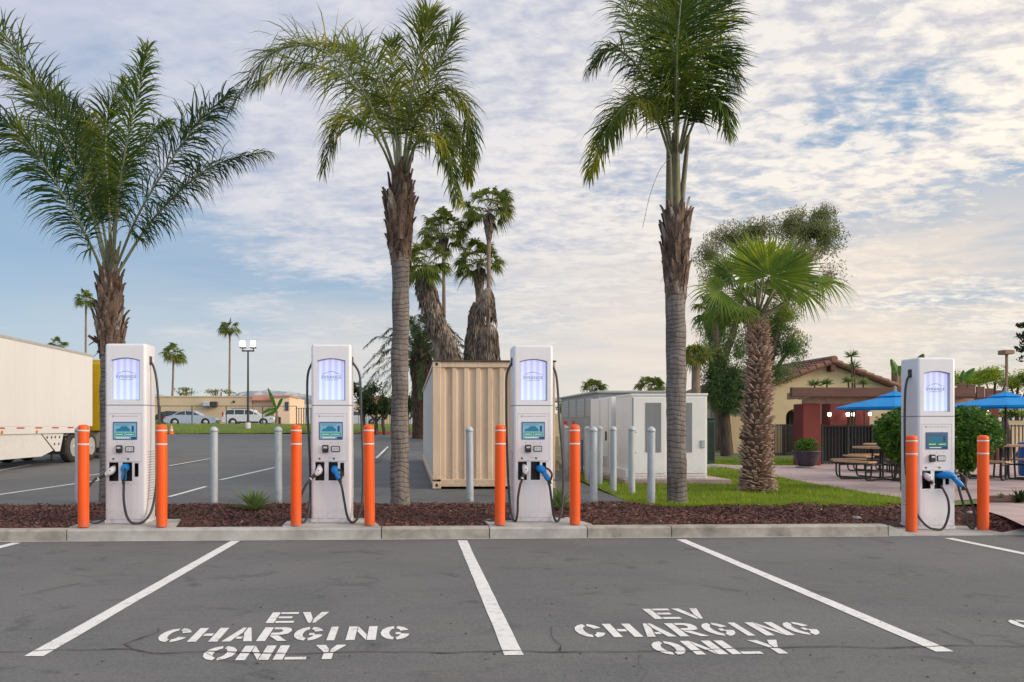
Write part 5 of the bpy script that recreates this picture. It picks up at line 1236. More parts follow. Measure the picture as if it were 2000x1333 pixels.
tree('gum_tree', gbase, [([gbase]+L((1412, 790, 0), (1402, 700, 0), (1395, 600, .5), (1400, 520, 1)), .28, .06), (L((1455, 860, 0), (1490, 760, 0), (1520, 640, .3), (1560, 520, .8), (1585, 440, 1)), .26, .05),
     (L((1520, 640, .3), (1545, 560, .5), (1610, 470, .5)), .12, .04), (L((1408, 720, 0), (1440, 620, .5), (1450, 520, 1), (1440, 460, 2)), .16, .04), (L((1490, 760, 0), (1530, 700, 0), (1550, 660, 0)), .12, .03), (L((1408, 740, 0), (1425, 760, 0), (1450, 770, -.3)), .14, .05)],
     cl, 'leaf_euc', 'large airy gum tree with drooping foliage rising behind the stout fan palm', .092, trunk_r=.3, hang=.5, shell_=.12, m2='leaf_euc2', gap=1.1)
# lollipop shrubs behind the right charger
def shrub(px, py, d, rpx, base_py, label, n, name='round_shrub', ry=None, m='leaf_bush', size=.085, base_px=None):
    c = A(px, py, d); r = rpx*d/F; ry = (ry or rpx)*d/F; b = A(base_px or px, HY, d); b.z = 0.0
    root = empty(name, b, label, 'shrub', 'round clipped shrubs behind the right charger' if name == 'round_shrub' else None); t = MB()
    for i in range(6): t.tube(spline([b+rv(.03)*1, b.lerp(c, .45)+rv(.07), c+rv(r*.5)], 8), [.028-.002*j for j in range(9)], 6)
    t.build('stem', 'bark', root, local=False); lf = MB()
    for i in range(n):
        o = rdir(); k = (1-.45*rnd.random()**1.6)*(1+.16*noise.noise(o*2.5+c)); taper = 1 if o.z > -.2 else 1+.5*(o.z+.2)
        p = c+Vector((o.x*r*taper, o.y*r*taper, o.z*ry*(1 if o.z > 0 else 1.15)))*k
        d_ = (o*.6+rdir()*.8+Vector((0, 0, -.1))).normalized(); sd = d_.cross(o+rv(.6)).normalized(); s_ = size*rnd.uniform(.6, 1.25); up_ = d_.cross(sd)*s_*.12
        lf.add([p-d_*s_*.5, p-sd*s_*.30+up_, p+d_*s_*.55, p+sd*s_*.30+up_], [(0, 1, 2), (0, 2, 3)])
    lf.build('foliage', m, root, local=False); return root
shrub(1768, 848, 14.6, 56, 0, 'round leafy shrub on the left of the rightmost charger, in front of the picnic table', 4200, ry=52, base_px=1762)
shrub(1884, 852, 14.9, 62, 0, 'round leafy shrub on the right of the rightmost charger, under the blue umbrella', 5000, ry=60)
# dark trees and hedge left of the container
rnd.seed(5)
def tree_line(spec, d, m, labels, name, group, size, tr=.16):
    for (px, py, rx, ry, n), lb in zip(spec, labels):
        b = A(px, HY, d); b.z = H(b.y); c = A(px, py, d); s_ = d/F; cl = []
        for i in range(6): cl.append((c+Vector((rnd.uniform(-.6, .6)*rx*s_, rnd.uniform(-1, 1), rnd.uniform(-.5, .5)*ry*s_)), (rx*s_*.55, 1.2, ry*s_*.55), n//6))
        tree(name, b, [([b, b.lerp(c, .5)+rv(.2), c], tr, .06), ([b.lerp(c, .5), c+Vector((rx*s_*.5, 0, 0))], tr*.5, .03), ([b.lerp(c, .5), c-Vector((rx*s_*.5, 0, 0))], tr*.5, .03)], cl, m, lb, size, group=group, shell_=.1, hang=.2)
tree_line([(712, 775, 34, 34, 3000), (752, 790, 30, 26, 2400), (800, 790, 34, 34, 3000), (735, 800, 40, 16, 1400)], 58, 'leaf_dark',
          ['dark dense tree beside the right bollard of the second charger', 'dark tree behind the middle palm trunk, on its left', 'dark tree between the middle palm trunk and the container', 'low dark hedge under the trees left of the middle palm'], 'dark_tree', 'dark trees beyond the back lot', .26)
tree_line([(363, 765, 26, 10, 420), (432, 767, 38, 9, 520)], 92, 'leaf_euc', ['bare twiggy bush top left above the tan building roof', 'wide twiggy bush top above the tan building roof near the tall palm'], 'treetop', 'bushes above the tan building', .30)
tree_line([(1895, 745, 44, 24, 6500), (1945, 737, 50, 24, 8000), (1990, 742, 44, 26, 6500), (2040, 742, 40, 26, 3500)], 55, 'leaf_yellow', ['yellow green tree just right of the rightmost charger top', 'yellow green tree behind the dark lamp post', 'yellow green tree at the right edge', 'yellow green tree past the right edge'], 'pale_tree', 'yellow green trees on the right', .15)
tree_line([(1398, 800, 30, 26, 900)], 52, 'leaf_dark', ['dark shrubs beyond the green transformer box'], 'dark_tree', None, .2)
rb = A(2040, HY, 20); rb.z = 0
tree('dark_conifer', rb, [([rb, A(2042, 780, 20), A(2040, 640, 20)], .12, .03)]+[([A(2040, y, 20), A(2000+rnd.uniform(-14, 8), y-4, 20)], .03, .01) for y in (640, 665, 700, 720, 750)],
     [(A(2008, y+rnd.uniform(-6, 6), 20), (.26, .3, .10), 260) for y in (630, 650, 676, 700, 722, 745)]+[(A(2030, 690, 20), (.4, .4, 1.1), 1500)], 'leaf_dark', 'dark spiky tree branches entering at the right edge', .12, shell_=.1)

# spiky plants
def agave(px, py, R_, n, label, m='leaf_spiky', name='agave', z=None, wd=.05, cat='plant', group=None, Y=None, upr=0):
    b = G(px, py) if Y is None else Vector((X(px, Y), Y, 0)); b.z = bedz(b.x, b.y)-.01 if z is None else z
    root = empty(name, b, label, cat, group); mb = MB()
    for i in range(n):
        a = i*2.399; el = R(8+70*(1-(i+.5)/n)*1.0+upr+rnd.uniform(-6, 6)); el = min(el, R(86)); o = Vector((math.cos(a)*math.cos(el), math.sin(a)*math.cos(el), math.sin(el))); sd = Vector((-math.sin(a), math.cos(a), 0)); l = R_*rnd.uniform(.75, 1.1)
        up = o.cross(sd)
        if up.z < 0: up = -up
        vs = []
        for s_, w_ in ((0, .7), (.25, 1), (.6, .8), (.85, .4), (1, .03)):
            p = b+o*l*s_+Vector((0, 0, -.12*l*s_*s_)); vs += [p-sd*wd*w_*.5+up*wd*.15*w_, p-up*.0, p+sd*wd*w_*.5+up*wd*.15*w_]
        fs = []
        for j in range(4): fs += [(3*j, 3*j+1, 3*j+4, 3*j+3), (3*j+1, 3*j+2, 3*j+5, 3*j+4)]
        mb.add(vs, fs)
    mb.build('leaf', m, root, local=False); return root
agave(497, 998, .44, 54, 'spiky rosette plant in the mulch between the first two chargers', wd=.055)
agave(1093, 1000, .42, 40, 'spiky rosette plant in the mulch right behind the third charger', wd=.055, upr=10)
agave(1740, 1013, .10, 16, 'tiny succulent in the mulch left of the rightmost charger', wd=.022)
agave(1992, 984, .28, 34, 'dark spiky plant at the right edge by the walkway', m='leaf_dark', wd=.05, z=.02)
agave(1955, 975, .12, 16, 'small seedling left of the dark spiky plant near the right edge', wd=.03, z=.02)
struct_poly = [G(*p, 0).xy for p in ((1925, 971), (2100, 968), (2100, 981), (1990, 984), (1925, 984))]
sheet('soil_strip', 'mulch', struct_poly, .024)
# stones in the bed
for i, (px, py, s_, lb) in enumerate(((1672, 1005, .07, 'pale round stone in the mulch left of the rightmost charger'), (1708, 1012, .045, 'small dark stone beside the pale round one'), (1152, 996, .035, 'pebble in the mulch right of the third charger'),
                                   (1200, 992, .03, 'pebble at the lawn edge behind the mulch'), (1340, 1000, .03, 'pebble at the foot of the tallest palm'), (405, 1010, .02, 'pebble right of the leftmost charger'), (1895, 1000, .06, 'brown stone behind the rightmost charger'))):
    p = G(px, py); mb = MB(); mb.lathe([(.001, -s_*.4), (s_*.8, -s_*.3), (s_, 0), (s_*.7, s_*.35), (.001, s_*.45)], 10)
    mb.v = [v+rv(s_*.12) for v in mb.v]; o = mb.build('stone', 'stone'); o.location = (p.x, p.y, bedz(p.x, p.y)+s_*.3); tag(o, lb, 'stone', 'stones in the planting strip')

# ------------------------------------------------------------------ cabinets
pd = MB(); yp0, yp1 = 16.25, 25.5; xp0, xp1 = X(1232, 16.5)-.20, X(1382, 16.5)+.42
pd.prism([(xp0, yp0), (xp1, yp0), (xp1, yp1), (xp0, yp1)], -.02, .10, 'z'); struct(pd.build('equipment_pad', 'path'))
wx0, wx1, wx2 = X(1233, 16.5), X(1303, 16.5), X(1382, 16.5)
def cabinet(xa, xb, ya, yb, z1, label, grille, mirror=False, vents=True):
    r = empty('equipment_cabinet', ((xa+xb)/2, (ya+yb)/2, .10), label, 'electrical cabinet', 'white equipment cabinets on the lawn')
    e = MB(); e.bbox(xa, xb, ya, yb, .10, z1, .012); e.build('housing', 'white_side', r, local=False)
    e = MB(); e.bbox(xa-.012, xb+.012, ya-.02, yb+.01, z1-.03, z1+.018, .006); e.build('lid', 'white_side', r, local=False)
    e = MB(); e.bbox(xa+.04, xb-.04, ya-.018, ya+.001, .22, z1-.07, .005); dr = e.build('door', 'white_side', r, local=False)
    gx0, gx1, gz0, gz1 = grille; e = MB(); e.box(gx0, gx1, ya-.022, ya-.018, gz0, gz1)
    n = int((gx1-gx0)/.024)
    for i in range(n): a = gx0+(i+.3)*(gx1-gx0)/n; e.box(a, a+.008, ya-.028, ya-.022, gz0, gz1)
    e.build('grille', 'grille', dr, loc=r.location)
    e = MB(); e.box(xa+.02, xb-.02, ya-.006, ya-.0, .155, .160); e.box(xa+.030, xa+.034, ya-.020, ya, .22, z1-.07)
    for z in (1.28-.30*.55, .95-.28): e.lathe([(.014, -.03), (.014, -.018)], 8, (xa+.09, ya, z), axis='y')
    e.build('latch', 'seam', dr, loc=r.location)
    return r
y5 = 16.5; zc1 = Z(1300, 771, y5)
ca = cabinet(wx0, wx1-.008, y5, y5+1.25, zc1, 'white equipment cabinet whose grille shows left of the tallest palm trunk', (X(1260, y5), X(1291, y5), Z(1270, 884, y5), Z(1270, 787, y5)))
cb_ = cabinet(wx1+.008, wx2, y5+.02, y5+1.27, zc1+.01, 'white equipment cabinet with handle plate right of the tallest palm trunk', (X(1330, y5), X(1352, y5), Z(1340, 884, y5), Z(1340, 787, y5)))
e = MB(); e.bbox(X(1369, y5), X(1376, y5), y5-.025, y5-.0, Z(1370, 875, y5), Z(1370, 860, y5), .004); e.build('handle', 'greypanel', cb_, local=False)
e = MB(); e.bbox(wx0-.10, wx0-.0, y5+.1, y5+1.2, .10, .30, .006); e.build('side_vent_box', 'white_side', ca, local=False)
cc = empty('equipment_cabinet', (wx0-.2, 18.9, .10), 'white equipment cabinet set back behind the front pair, with a black side handle', 'electrical cabinet', 'white equipment cabinets on the lawn')
e = MB(); e.bbox(wx0-.06, wx1+.2, 17.95, 20.0, .10, Z(1180, 777, 18)+.02, .012); e.build('housing', 'white_side', cc, local=False)
e = MB(); e.box(wx0-.066, wx0-.06, 19.0, 19.006, .2, 1.9); e.box(wx0-.066, wx0-.06, 18.2, 18.205, .2, 1.9); e.build('door_seam', 'seam', cc, local=False)
e = MB(); e.bbox(wx0-.09, wx0-.06, 18.35, 18.40, .90, 1.12, .004); e.build('handle', 'black', cc, local=False)
for ya in (18.3, 19.2):
    e = MB(); e.bbox(wx0-.075, wx0-.06, ya, ya+.5, .28, .52, .004)
    e.build('louvre_vent', 'lightgrey', cc, local=False)
sg = empty('switchgear', (X(1117, 24), 22.6, .10), 'grey steel switchgear box behind the white cabinets with four louvred panels', 'electrical cabinet')
sx0 = X(1168, 20.3); sz = Z(1165, 768, 20.3)
e = MB(); e.bbox(sx0, sx0+2.0, 20.3, 25.3, .10, sz, .012); e.build('housing', 'greysteel', sg, local=False)
e = MB(); e.bbox(sx0-.06, sx0+2.1, 20.2, 25.4, sz, sz+.06, .01); e.build('roof', 'greysteel', sg, local=False)
for i in range(4):
    ya = 20.75+i*1.12; e = MB(); e.bbox(sx0-.02, sx0+.001, ya, ya+.85, sz-.62, sz-.10, .004); lv = e.build('louvre_panel', 'greypanel', sg, local=False)
    e = MB()
    for j in range(7): e.box(sx0-.03, sx0-.02, ya+.06, ya+.79, sz-.58+j*.068, sz-.56+j*.068)
    e.build('slat', 'grille', lv, loc=sg.location)
for (ya, w_, h_) in ((24.3, .55, .30), (23.2, .4, .3)):
    e = MB(); e.box(sx0-.012, sx0-.001, ya, ya+w_, 1.10, 1.10+h_); sn = e.build('warning_sign', 'redpaint', sg, local=False)
    e = MB(); e.box(sx0-.015, sx0-.012, ya+.06, ya+w_-.06, 1.12, 1.2); e.box(sx0-.015, sx0-.012, ya+.06, ya+w_-.06, 1.24, 1.28); e.build('sign_band', 'white_side', sn, loc=sg.location)
gx = X(1384, 22.5); gt_ = empty('transformer_box', (gx+.3, 23, .0), 'dark green transformer box on a small concrete base right of the white cabinets', 'electrical box')
e = MB(); e.bbox(X(1372, 22.6), X(1397, 22.6), 22.6, 23.6, .12, Z(1390, 819, 22.6), .02); e.build('housing', 'greenbox', gt_, local=False)
e = MB(); e.bbox(X(1372, 22.6)-.02, X(1397, 22.6)+.02, 22.57, 23.62, Z(1390, 819, 22.6), Z(1390, 816.5, 22.6), .01); e.build('lid', 'greenbox', gt_, local=False)
e = MB()
for i in range(5): a = X(1385, 22.6)+i*.035; e.box(a, a+.012, 22.592, 22.6, .2, Z(1390, 826, 22.6))
e.build('rib', 'black', gt_, local=False)
e = MB(); e.bbox(X(1368, 22.5), X(1403, 22.5), 22.4, 23.8, -.02, .10, .01); e.build('base', 'concrete_new', gt_, local=False)
# cream rail, wall and open shed between charger and switchgear
bw = empty('block_wall', (X(1095, 40), 40, H(40)), 'tan block wall between the third charger and the grey switchgear', 'wall')
e = MB(); e.box(X(1060, 40), X(1130, 40), 40, 40.3, H(40)-.1, Z(1100, 808, 40)); e.build('wall', 'block', bw, local=False)
e = MB()
for i in range(6): z = H(40)+.2+i*.25; e.box(X(1060, 40), X(1130, 40), 39.99, 40.0, z, z+.02)
e.build('joint', 'container', bw, local=False)
sh = empty('open_shed', (X(1100, 48), 48, H(48)), 'flat shed roof on a yellow post behind the tan block wall', 'shed')
e = MB(); e.box(X(1070, 48), X(1132, 48), 47.5, 51, Z(1100, 784, 48), Z(1100, 778, 48)); e.build('roof', 'alu', sh, local=False)
e = MB(); e.box(X(1101, 48), X(1104, 48), 48, 48.15, H(48), Z(1100, 784, 48)); e.box(X(1128, 48), X(1131, 48), 48, 48.15, H(48), Z(1100, 784, 48)); e.build('post', 'cream', sh, local=False)
tree_line([(1105, 796, 26, 16, 900)], 53, 'leaf_euc2', ['olive hedge seen through the open shed'], 'hedge', None, .22)
ra_ = empty('timber_rail', (X(1090, 21), 21, 0), 'low cream timber rail beside the third charger', 'fence')
e = MB(); e.box(X(1083, 21), X(1112, 21), 21, 21.06, .28, .42); e.build('rail', 'cream', ra_, local=False)
for px in (1087, 1105):
    e = MB(); e.box(X(px, 21), X(px, 21)+.08, 21.06, 21.14, -.02, .95 if px < 1100 else .5); e.build('post', 'cream', ra_, local=False)
pw = empty('blue_post', (X(1137, 19.5), 19.5, 0), 'slim blue marker post beside the grey switchgear', 'post')
e = MB(); e.tube([(X(1137, 19.5), 19.5, -.02), (X(1137, 19.5), 19.5, .9)], .02, 8); e.build('stake', 'barrel', pw, local=False)

# ------------------------------------------------------------------ building on the right
YH = 33.0; hz0 = .05
hs = empty('house', (X(1620, YH), YH+5, H(YH)), 'tan stucco house with a low red tiled gable behind the pergola', 'house')
xl, xrr, xm = X(1462, YH), X(1800, YH), X(1620, YH); zr = Z(1620, 712, YH); ze = Z(1462, 772, YH); ze2 = zr-(xrr-xm)*(zr-ze)/(xm-xl)
ax0, ax1 = X(1535, YH), X(1569, YH); az = Z(1552, 815, YH); an = 12
arch = [(ax0+(ax1-ax0)*(.5-.5*math.cos(math.pi*i/an)), az+math.sin(math.pi*i/an)*(ax1-ax0)*.45) for i in range(an+1)]
e = MB(); zb0 = -.1
e.add([(xl, YH, zb0), (ax0, YH, zb0), (ax0, YH, az), (xl, YH, az)], [(0, 1, 2, 3)])
e.add([(ax1, YH, zb0), (xrr, YH, zb0), (xrr, YH, az), (ax1, YH, az)], [(0, 1, 2, 3)])
top = [(xl, az)]+arch+[(xrr, az), (xrr, ze2), (xm, zr), (xl, ze)]
ztop = az+.9
for i in range(an): e.quad((arch[i][0], YH, arch[i][1]), (arch[i+1][0], YH, arch[i+1][1]), (arch[i+1][0], YH, ztop), (arch[i][0], YH, ztop))
e.quad((xl, YH, az), (ax0, YH, az), (ax0, YH, ztop), (xl, YH, ztop)); e.quad((ax1, YH, az), (xrr, YH, az), (xrr, YH, ztop), (ax1, YH, ztop))
xk = xl
e.add([(xl, YH, ztop), (xrr, YH, ztop), (xrr, YH, max(ze2, ztop)), (xm, YH, zr), (xl, YH, max(ze, ztop))], [(0, 1, 2, 3, 4)])
for i in range(an): e.quad((arch[i][0], YH, arch[i][1]), (arch[i+1][0], YH, arch[i+1][1]), (arch[i+1][0], YH+.5, arch[i+1][1]), (arch[i][0], YH+.5, arch[i][1]))
e.quad((ax0, YH, zb0), (ax0, YH, az), (ax0, YH+.5, az), (ax0, YH+.5, zb0)); e.quad((ax1, YH, zb0), (ax1, YH+.5, zb0), (ax1, YH+.5, az), (ax1, YH, az))
e.quad((xl, YH, zb0), (xl, YH+12, zb0), (xl, YH+12, ze), (xl, YH, ze)); e.quad((xrr, YH, zb0), (xrr, YH, ze2), (xrr, YH+12, ze2), (xrr, YH+12, zb0))
e.box(ax0-.6, ax1+.6, YH+2.2, YH+2.3, zb0, az+1.0)
e.build('wall', 'stucco', hs, local=False)
e = MB(); e.box(ax0+(ax1-ax0)*.52, ax1, YH+.52, YH+.58, 0, az+.25); e.build('door', 'ironblack', hs, local=False)
rf = MB(); und = MB()
for sgn, xe, zee in ((-1, xl-.35, ze-.35*(zr-ze)/(xm-xl)), (1, xrr+.35, ze2-.35*(zr-ze)/(xm-xl))):
    und.add([(xm, YH-.35, zr), (xe, YH-.35, zee), (xe, YH+12, zee), (xm, YH+12, zr), (xm, YH-.35, zr+.10), (xe, YH-.35, zee+.10), (xe, YH+12, zee+.10), (xm, YH+12, zr+.10)], [(0, 1, 2, 3), (4, 7, 6, 5), (0, 4, 5, 1), (1, 5, 6, 2)])
    Ls = math.hypot(xe-xm, zee-zr); nt_ = int(Ls/.36)
    for row in range(26):
        y = YH-.30+row*.26
        for j in range(nt_):
            a, b = j/nt_, (j+1.12)/nt_; pa = Vector((xm+(xe-xm)*a, y, zr+(zee-zr)*a+.12)); pb = Vector((xm+(xe-xm)*b, y, zr+(zee-zr)*b+.15))
            rf.tube([pa+rv(.01), pb+rv(.01)], [.095, .118], 8, caps=(row == 0))
rf.build('tiled_roof', 'tile', hs, local=False); und.build('roof_deck', 'woodbrown', hs, local=False)
e = MB(); e.tube([(xm, YH-.42, zr+.20), (xm, YH+12, zr+.20)], .15, 10); e.build('ridge_tile', 'tile', hs, local=False)
e = MB(); e.bbox(xm-.12, xm+.12, YH-.32, YH+.3, zr-.32, zr-.02, .02); e.build('ridge_beam', 'woodbrown', hs, local=False)
lw = empty('garden_wall', (X(1437, 33.5), 33.5, .04), 'low tan garden wall with a curved top left of the house, behind the stout fan palm', 'wall')
e = MB(); e.prism([(X(1415, 33), -.1), (X(1500, 33), -.1), (X(1500, 33), Z(1500, 838, 33)), (X(1462, 33), Z(1462, 824, 33)), (X(1440, 33), Z(1440, 815, 33)), (X(1415, 33), Z(1415, 811, 33))], 32.6, 32.9); e.build('wall', 'stucco', lw, local=False)
gt2 = empty('iron_gate', (X(1530, 31), 31, 0), 'black barred gate across the arched doorway', 'gate')
def bars(root, xa, xb, y, z0, z1, n, r=.014, name='bar', m='ironblack'):
    e = MB()
    for i in range(n+1): a = xa+(xb-xa)*i/n; e.box(a-r, a+r, y-r, y+r, z0, z1)
    e.box(xa, xb, y-r*1.4, y+r*1.4, z1-.06, z1-.02); e.box(xa, xb, y-r*1.4, y+r*1.4, z0+.08, z0+.12)
    return e.build(name, m, root, local=False)
bars(gt2, X(1507, 31), X(1556, 31), 31, -.02, Z(1530, 829, 31), 17, .016)
e = MB(); e.box(X(1505, 31), X(1508, 31), 30.95, 31.05, 0, Z(1530, 829, 31)); e.box(X(1526, 31.2), X(1530, 31.2), 31.0, 31.1, 0, Z(1530, 829, 31)); e.build('post', 'ironblack', gt2, local=False)
# pergola
YP = 23.4
pg = empty('pergola', (X(1660, 25), 25, 0), 'dark brown timber pergola on thick red stucco columns in front of the house', 'pergola')
ztc = Z(1586, 789, YP)
cols = [(1568, 1604, YP)]
for (pa, pb, y) in ((1568, 1604, YP), (1621, 1655, 26.6), (1667, 1699, 29.4), (1893, 1925, 28.5), (1928, 1951, 26.0)):
    e = MB(); xa, xb = X(pa, y), X(pb, y); e.bbox(xa, xb, y, y+.6, -.02, ztc if y == YP else Z((pa+pb)/2, 785, y), .02); e.build('column', 'redcol', pg, local=False)
e = MB(); e.bbox(X(1547, YP-.25), X(1905, YP-.25), YP-.25, YP-.10, Z(1600, 775, YP-.25), Z(1600, 757, YP-.25), .01); e.build('front_beam', 'woodbrown', pg, local=False)
e = MB(); e.bbox(X(1575, YP), X(1905, YP), YP+.05, YP+.3, ztc+.003, Z(1600, 778.5, YP), .01); e.build('lower_beam', 'rafter', pg, local=False)
zra, zrb = Z(1600, 778, YP)+.006, Z(1600, 764, YP)
for i in range(14):
    xa = X(1586, YP)+i*.37; e = MB(); e.bbox(xa, xa+.10, YP-.08, YP+1.6, zra, zrb, .008); e.build('rafter', 'rafter', pg, local=False)
for i in range(7):
    y = 21.8+i*.0; pa = 1872+i*18; e = MB(); yy = 27.5; e.bbox(X(pa, yy), X(pa+15.5, yy), yy, yy+.06, Z(1900, 775+i*1.2, yy), Z(1900, 748+i*3.6, yy), .006); e.build('fascia_board', 'woodbrown', pg, local=False)
e = MB(); e.bbox(X(1860, 27.7), X(1990, 27.7), 27.7, 27.9, Z(1900, 782, 27.7), Z(1900, 776, 27.7), .01); e.build('back_beam', 'rafter', pg, local=False)
for px, py, y, lb in ((1620, 810, 26.4, 'wall lamp left of the second red column'), (1656, 810, 26.45, 'wall lamp on the right edge of the second red column'), (1666, 810, 29.1, 'wall lamp on the left edge of the third red column'), (1699, 809, 29.2, 'wall lamp on the right edge of the third red column'),
                      (1896, 803, 28.2, 'wall lamp just right of the rightmost charger, under the umbrella'), (1928, 806, 25.8, 'wall lamp farthest right, under the umbrella')):
    p = W(px, py, y); r = empty('wall_lamp', p, lb, 'wall lamp', 'small lit lamps on the pergola columns'); e = MB(); e.lathe([(.001, -.07), (.045, -.06), (.06, .02), (.05, .06), (.001, .07)], 10, p); e.build('globe', 'warmglow', r, local=False)
    e = MB(); e.lathe([(.03, .07), (.07, .075), (.02, .13)], 8, p); e.box(p.x-.015, p.x+.015, p.y, p.y+.24, p.z+.085, p.z+.11); e.build('bracket', 'ironblack', r, local=False)
# fences of the patio
f1 = empty('patio_fence', (X(1690, 24.2), 24.2, 0), 'black iron patio fence backed with dark mesh, between the red columns', 'fence')
bars(f1, X(1606, 24.2), X(1800, 24.2), 24.2, 0.0, Z(1650, 830, 24.2), 30, .013)
e = MB(); e.box(X(1608, 24.3), X(1655, 24.3), 24.27, 24.285, .1, Z(1650, 832, 24.2)); e.box(X(1657, 24.3), X(1772, 24.3), 24.27, 24.285, .06, Z(1650, 831, 24.2)); e.build('mesh_screen', 'mesh_dark', f1, local=False)
for px in (1606, 1656, 1703, 1760):
    e = MB(); e.box(X(px, 24.2)-.03, X(px, 24.2)+.03, 24.17, 24.23, 0, Z(1650, 829, 24.2)); e.build('post', 'ironblack', f1, local=False)
f2 = empty('patio_fence', (X(1975, 25.2), 25.2, 0), 'open black iron fence at the right edge behind the umbrella pole', 'fence')
bars(f2, X(1945, 25.2), X(2080, 25.2), 25.2, 0.0, Z(1960, 830, 25.2), 18, .013)
bars(f2, X(1872, 25.2), X(1944, 25.2), 25.2, 0.0, Z(1960, 832, 25.2), 10, .013)
bk = empty('tan_wall', (X(1985, 29), 29, 0), 'tan wall with a clipped hedge above, behind the open fence on the right', 'wall')
e = MB(); e.box(X(1952, 29), X(2100, 29), 29, 29.3, -.02, Z(1980, 822, 29)); e.build('wall', 'block', bk, local=False)
tree_line([(1985, 808, 30, 12, 1500), (2030, 808, 30, 12, 800)], 30, 'leaf_yellow', ['clipped hedge above the tan wall at the right edge', 'clipped hedge past the right edge'], 'hedge', None, .10)
tree_line([(1963, 815, 10, 20, 500)], 28, 'leaf_dark', ['narrow dark shrub beside the last red column'], 'dark_shrub', None, .10)
# dark plants behind the mesh
for px, y, lb in ((1635, 25.0, 'dark potted plant behind the mesh fence right of the front red column'), (1692, 25.4, 'dark potted plant behind the mesh fence near the picnic benches')):
    r = empty('potted_plant', (X(px, y), y, 0), lb, 'potted plant'); e = MB(); e.lathe([(.22, 0), (.30, .35), (.34, .42), (.30, .43)], 16, (X(px, y), y, 0)); e.build('pot', 'ceramic', r, local=False)
    lf = MB(); leaves(lf, (X(px, y), y, .80), (.42, .4, .42), 700, .12, .1, .2); lf.build('foliage', 'leaf_bush', r, local=False)
b = G(1575, 915); pot = empty('potted_plant', (b.x, b.y, 0), 'round green plant in a wide dark pot in front of the red column', 'potted plant')
e = MB(); e.lathe([(.13, .05), (.25, .09), (.34, .32), (.375, .47), (.40, .49), (.40, .52), (.36, .52), (.34, .46)], 24, (b.x, b.y, 0)); e.build('pot', 'ceramic', pot, local=False)
e = MB(); e.lathe([(.26, .015), (.30, .035), (.28, .06)], 24, (b.x, b.y, 0)); e.build('saucer', 'stone', pot, local=False)
lf = MB(); leaves(lf, (b.x, b.y, .66), (.36, .34, .27), 1300, .085, -.2, .2, gap=.3); lf.build('foliage', 'leaf_bush', pot, local=False)
# yuccas above the pergola beam and banana leaves
def yucca(px, py, d, Rr, label, trunk_to=None, n=34, m='leaf_spiky', zbase=0, dd=None):
    c = A(px, py, d); b = Vector((c.x, c.y, zbase)); r = empty('yucca', b, label, 'plant', 'spiky yuccas in front of the house'); mb = MB()
    mb.tube(spline([b, b.lerp(c, .5)+Vector((.05, 0, 0)), c], 8), [.028]*9, 6); mb.build('stem', 'bark', r, local=False); mb = MB()
    for i in range(n):
        o = rdir()
        if o.z < -.25: o.z = -o.z
        sd = o.orthogonal().normalized()*.028; l = Rr*rnd.uniform(.8, 1.1); e_ = c+o*l+Vector((0, 0, -.05*l)); mb.quad(c-sd*.5, c+o*l*.4-sd, e_, c+o*l*.4+sd)
    mb.build('leaf', m, r, local=False)
for px, py, lb in ((1591, 752, 'low yucca left of centre above the pergola beam'), (1615, 750, 'low yucca beside the leftmost one above the pergola beam'), (1663, 696, 'topmost yucca head standing above the house roof'), (1668, 716, 'middle yucca head just below the roof line'), (1686, 750, 'yucca head low on the right'), (1657, 746, 'low yucca below the tall pair')):
    yucca(px, py, 27.5 if py > 720 else 27.8, .33, lb, n=60)
def banana(px, py, d, label, spec, stem_px=None, cat='plant', wd=.28):
    b = A(stem_px or px, HY, d); b.z = H(b.y)+.1; c = A(px, py, d); r = empty('banana_plant', b, label, cat); mb = MB(); mb.tube([b, b.lerp(c, .5), c], [.10*d/50+.03, .08*d/50+.03, .04*d/50+.02], 8); mb.build('stem', 'trunk_thin', r, local=False)
    lf = MB()
    for pts in spec:
        S_ = spline([A(a, q, d) for a, q in pts], 10); n0 = Vector((0, -1, .3)); vs = []
        for i, p in enumerate(S_):
            t = (S_[min(i+1, 10)]-S_[max(i-1, 0)]).normalized(); sd = t.cross(n0).normalized(); w_ = wd*d/50*2*math.sin(math.pi*min(.97, (i+.6)/11))**.7*.5; vs += [p-sd*w_, p+n0*.03, p+sd*w_]
        fs = []
        for j in range(10): fs += [(3*j, 3*j+1, 3*j+4, 3*j+3), (3*j+1, 3*j+2, 3*j+5, 3*j+4)]
        lf.add(vs, fs)
    lf.build('leaf', 'leaf_bush', r, local=False)
banana(541, 802, 66, 'banana plant at the right end of the tan building, left of the second charger', [[(541, 802), (532, 780), (523, 758)], [(541, 800), (528, 800), (510, 808)], [(541, 802), (530, 808), (516, 814)], [(541, 800), (547, 786), (552, 778)]], 540, wd=.11)
banana(1752, 730, 36, 'banana leaves rising behind the roof just left of the rightmost charger', [[(1752, 735), (1747, 718), (1740, 702)], [(1755, 735), (1760, 722), (1764, 716)], [(1790, 720), (1796, 706), (1804, 692)]], 1756, wd=.25)
banana(1880, 745, 34, 'broad banana leaf just right of the rightmost charger', [[(1876, 748), (1888, 735), (1903, 720)], [(1877, 748), (1880, 738), (1882, 724)]], 1878, wd=.22)
ch_ = empty('chimney_cap', W(1772, 716, 40), 'small tiled chimney behind the roof left of the rightmost charger', 'chimney')
p = W(1764, 728, 38); e = MB(); e.bbox(p.x-.25, p.x+.45, 38, 38.6, H(38), p.z+.35, .02); e.build('shaft', 'tile', ch_, local=False)

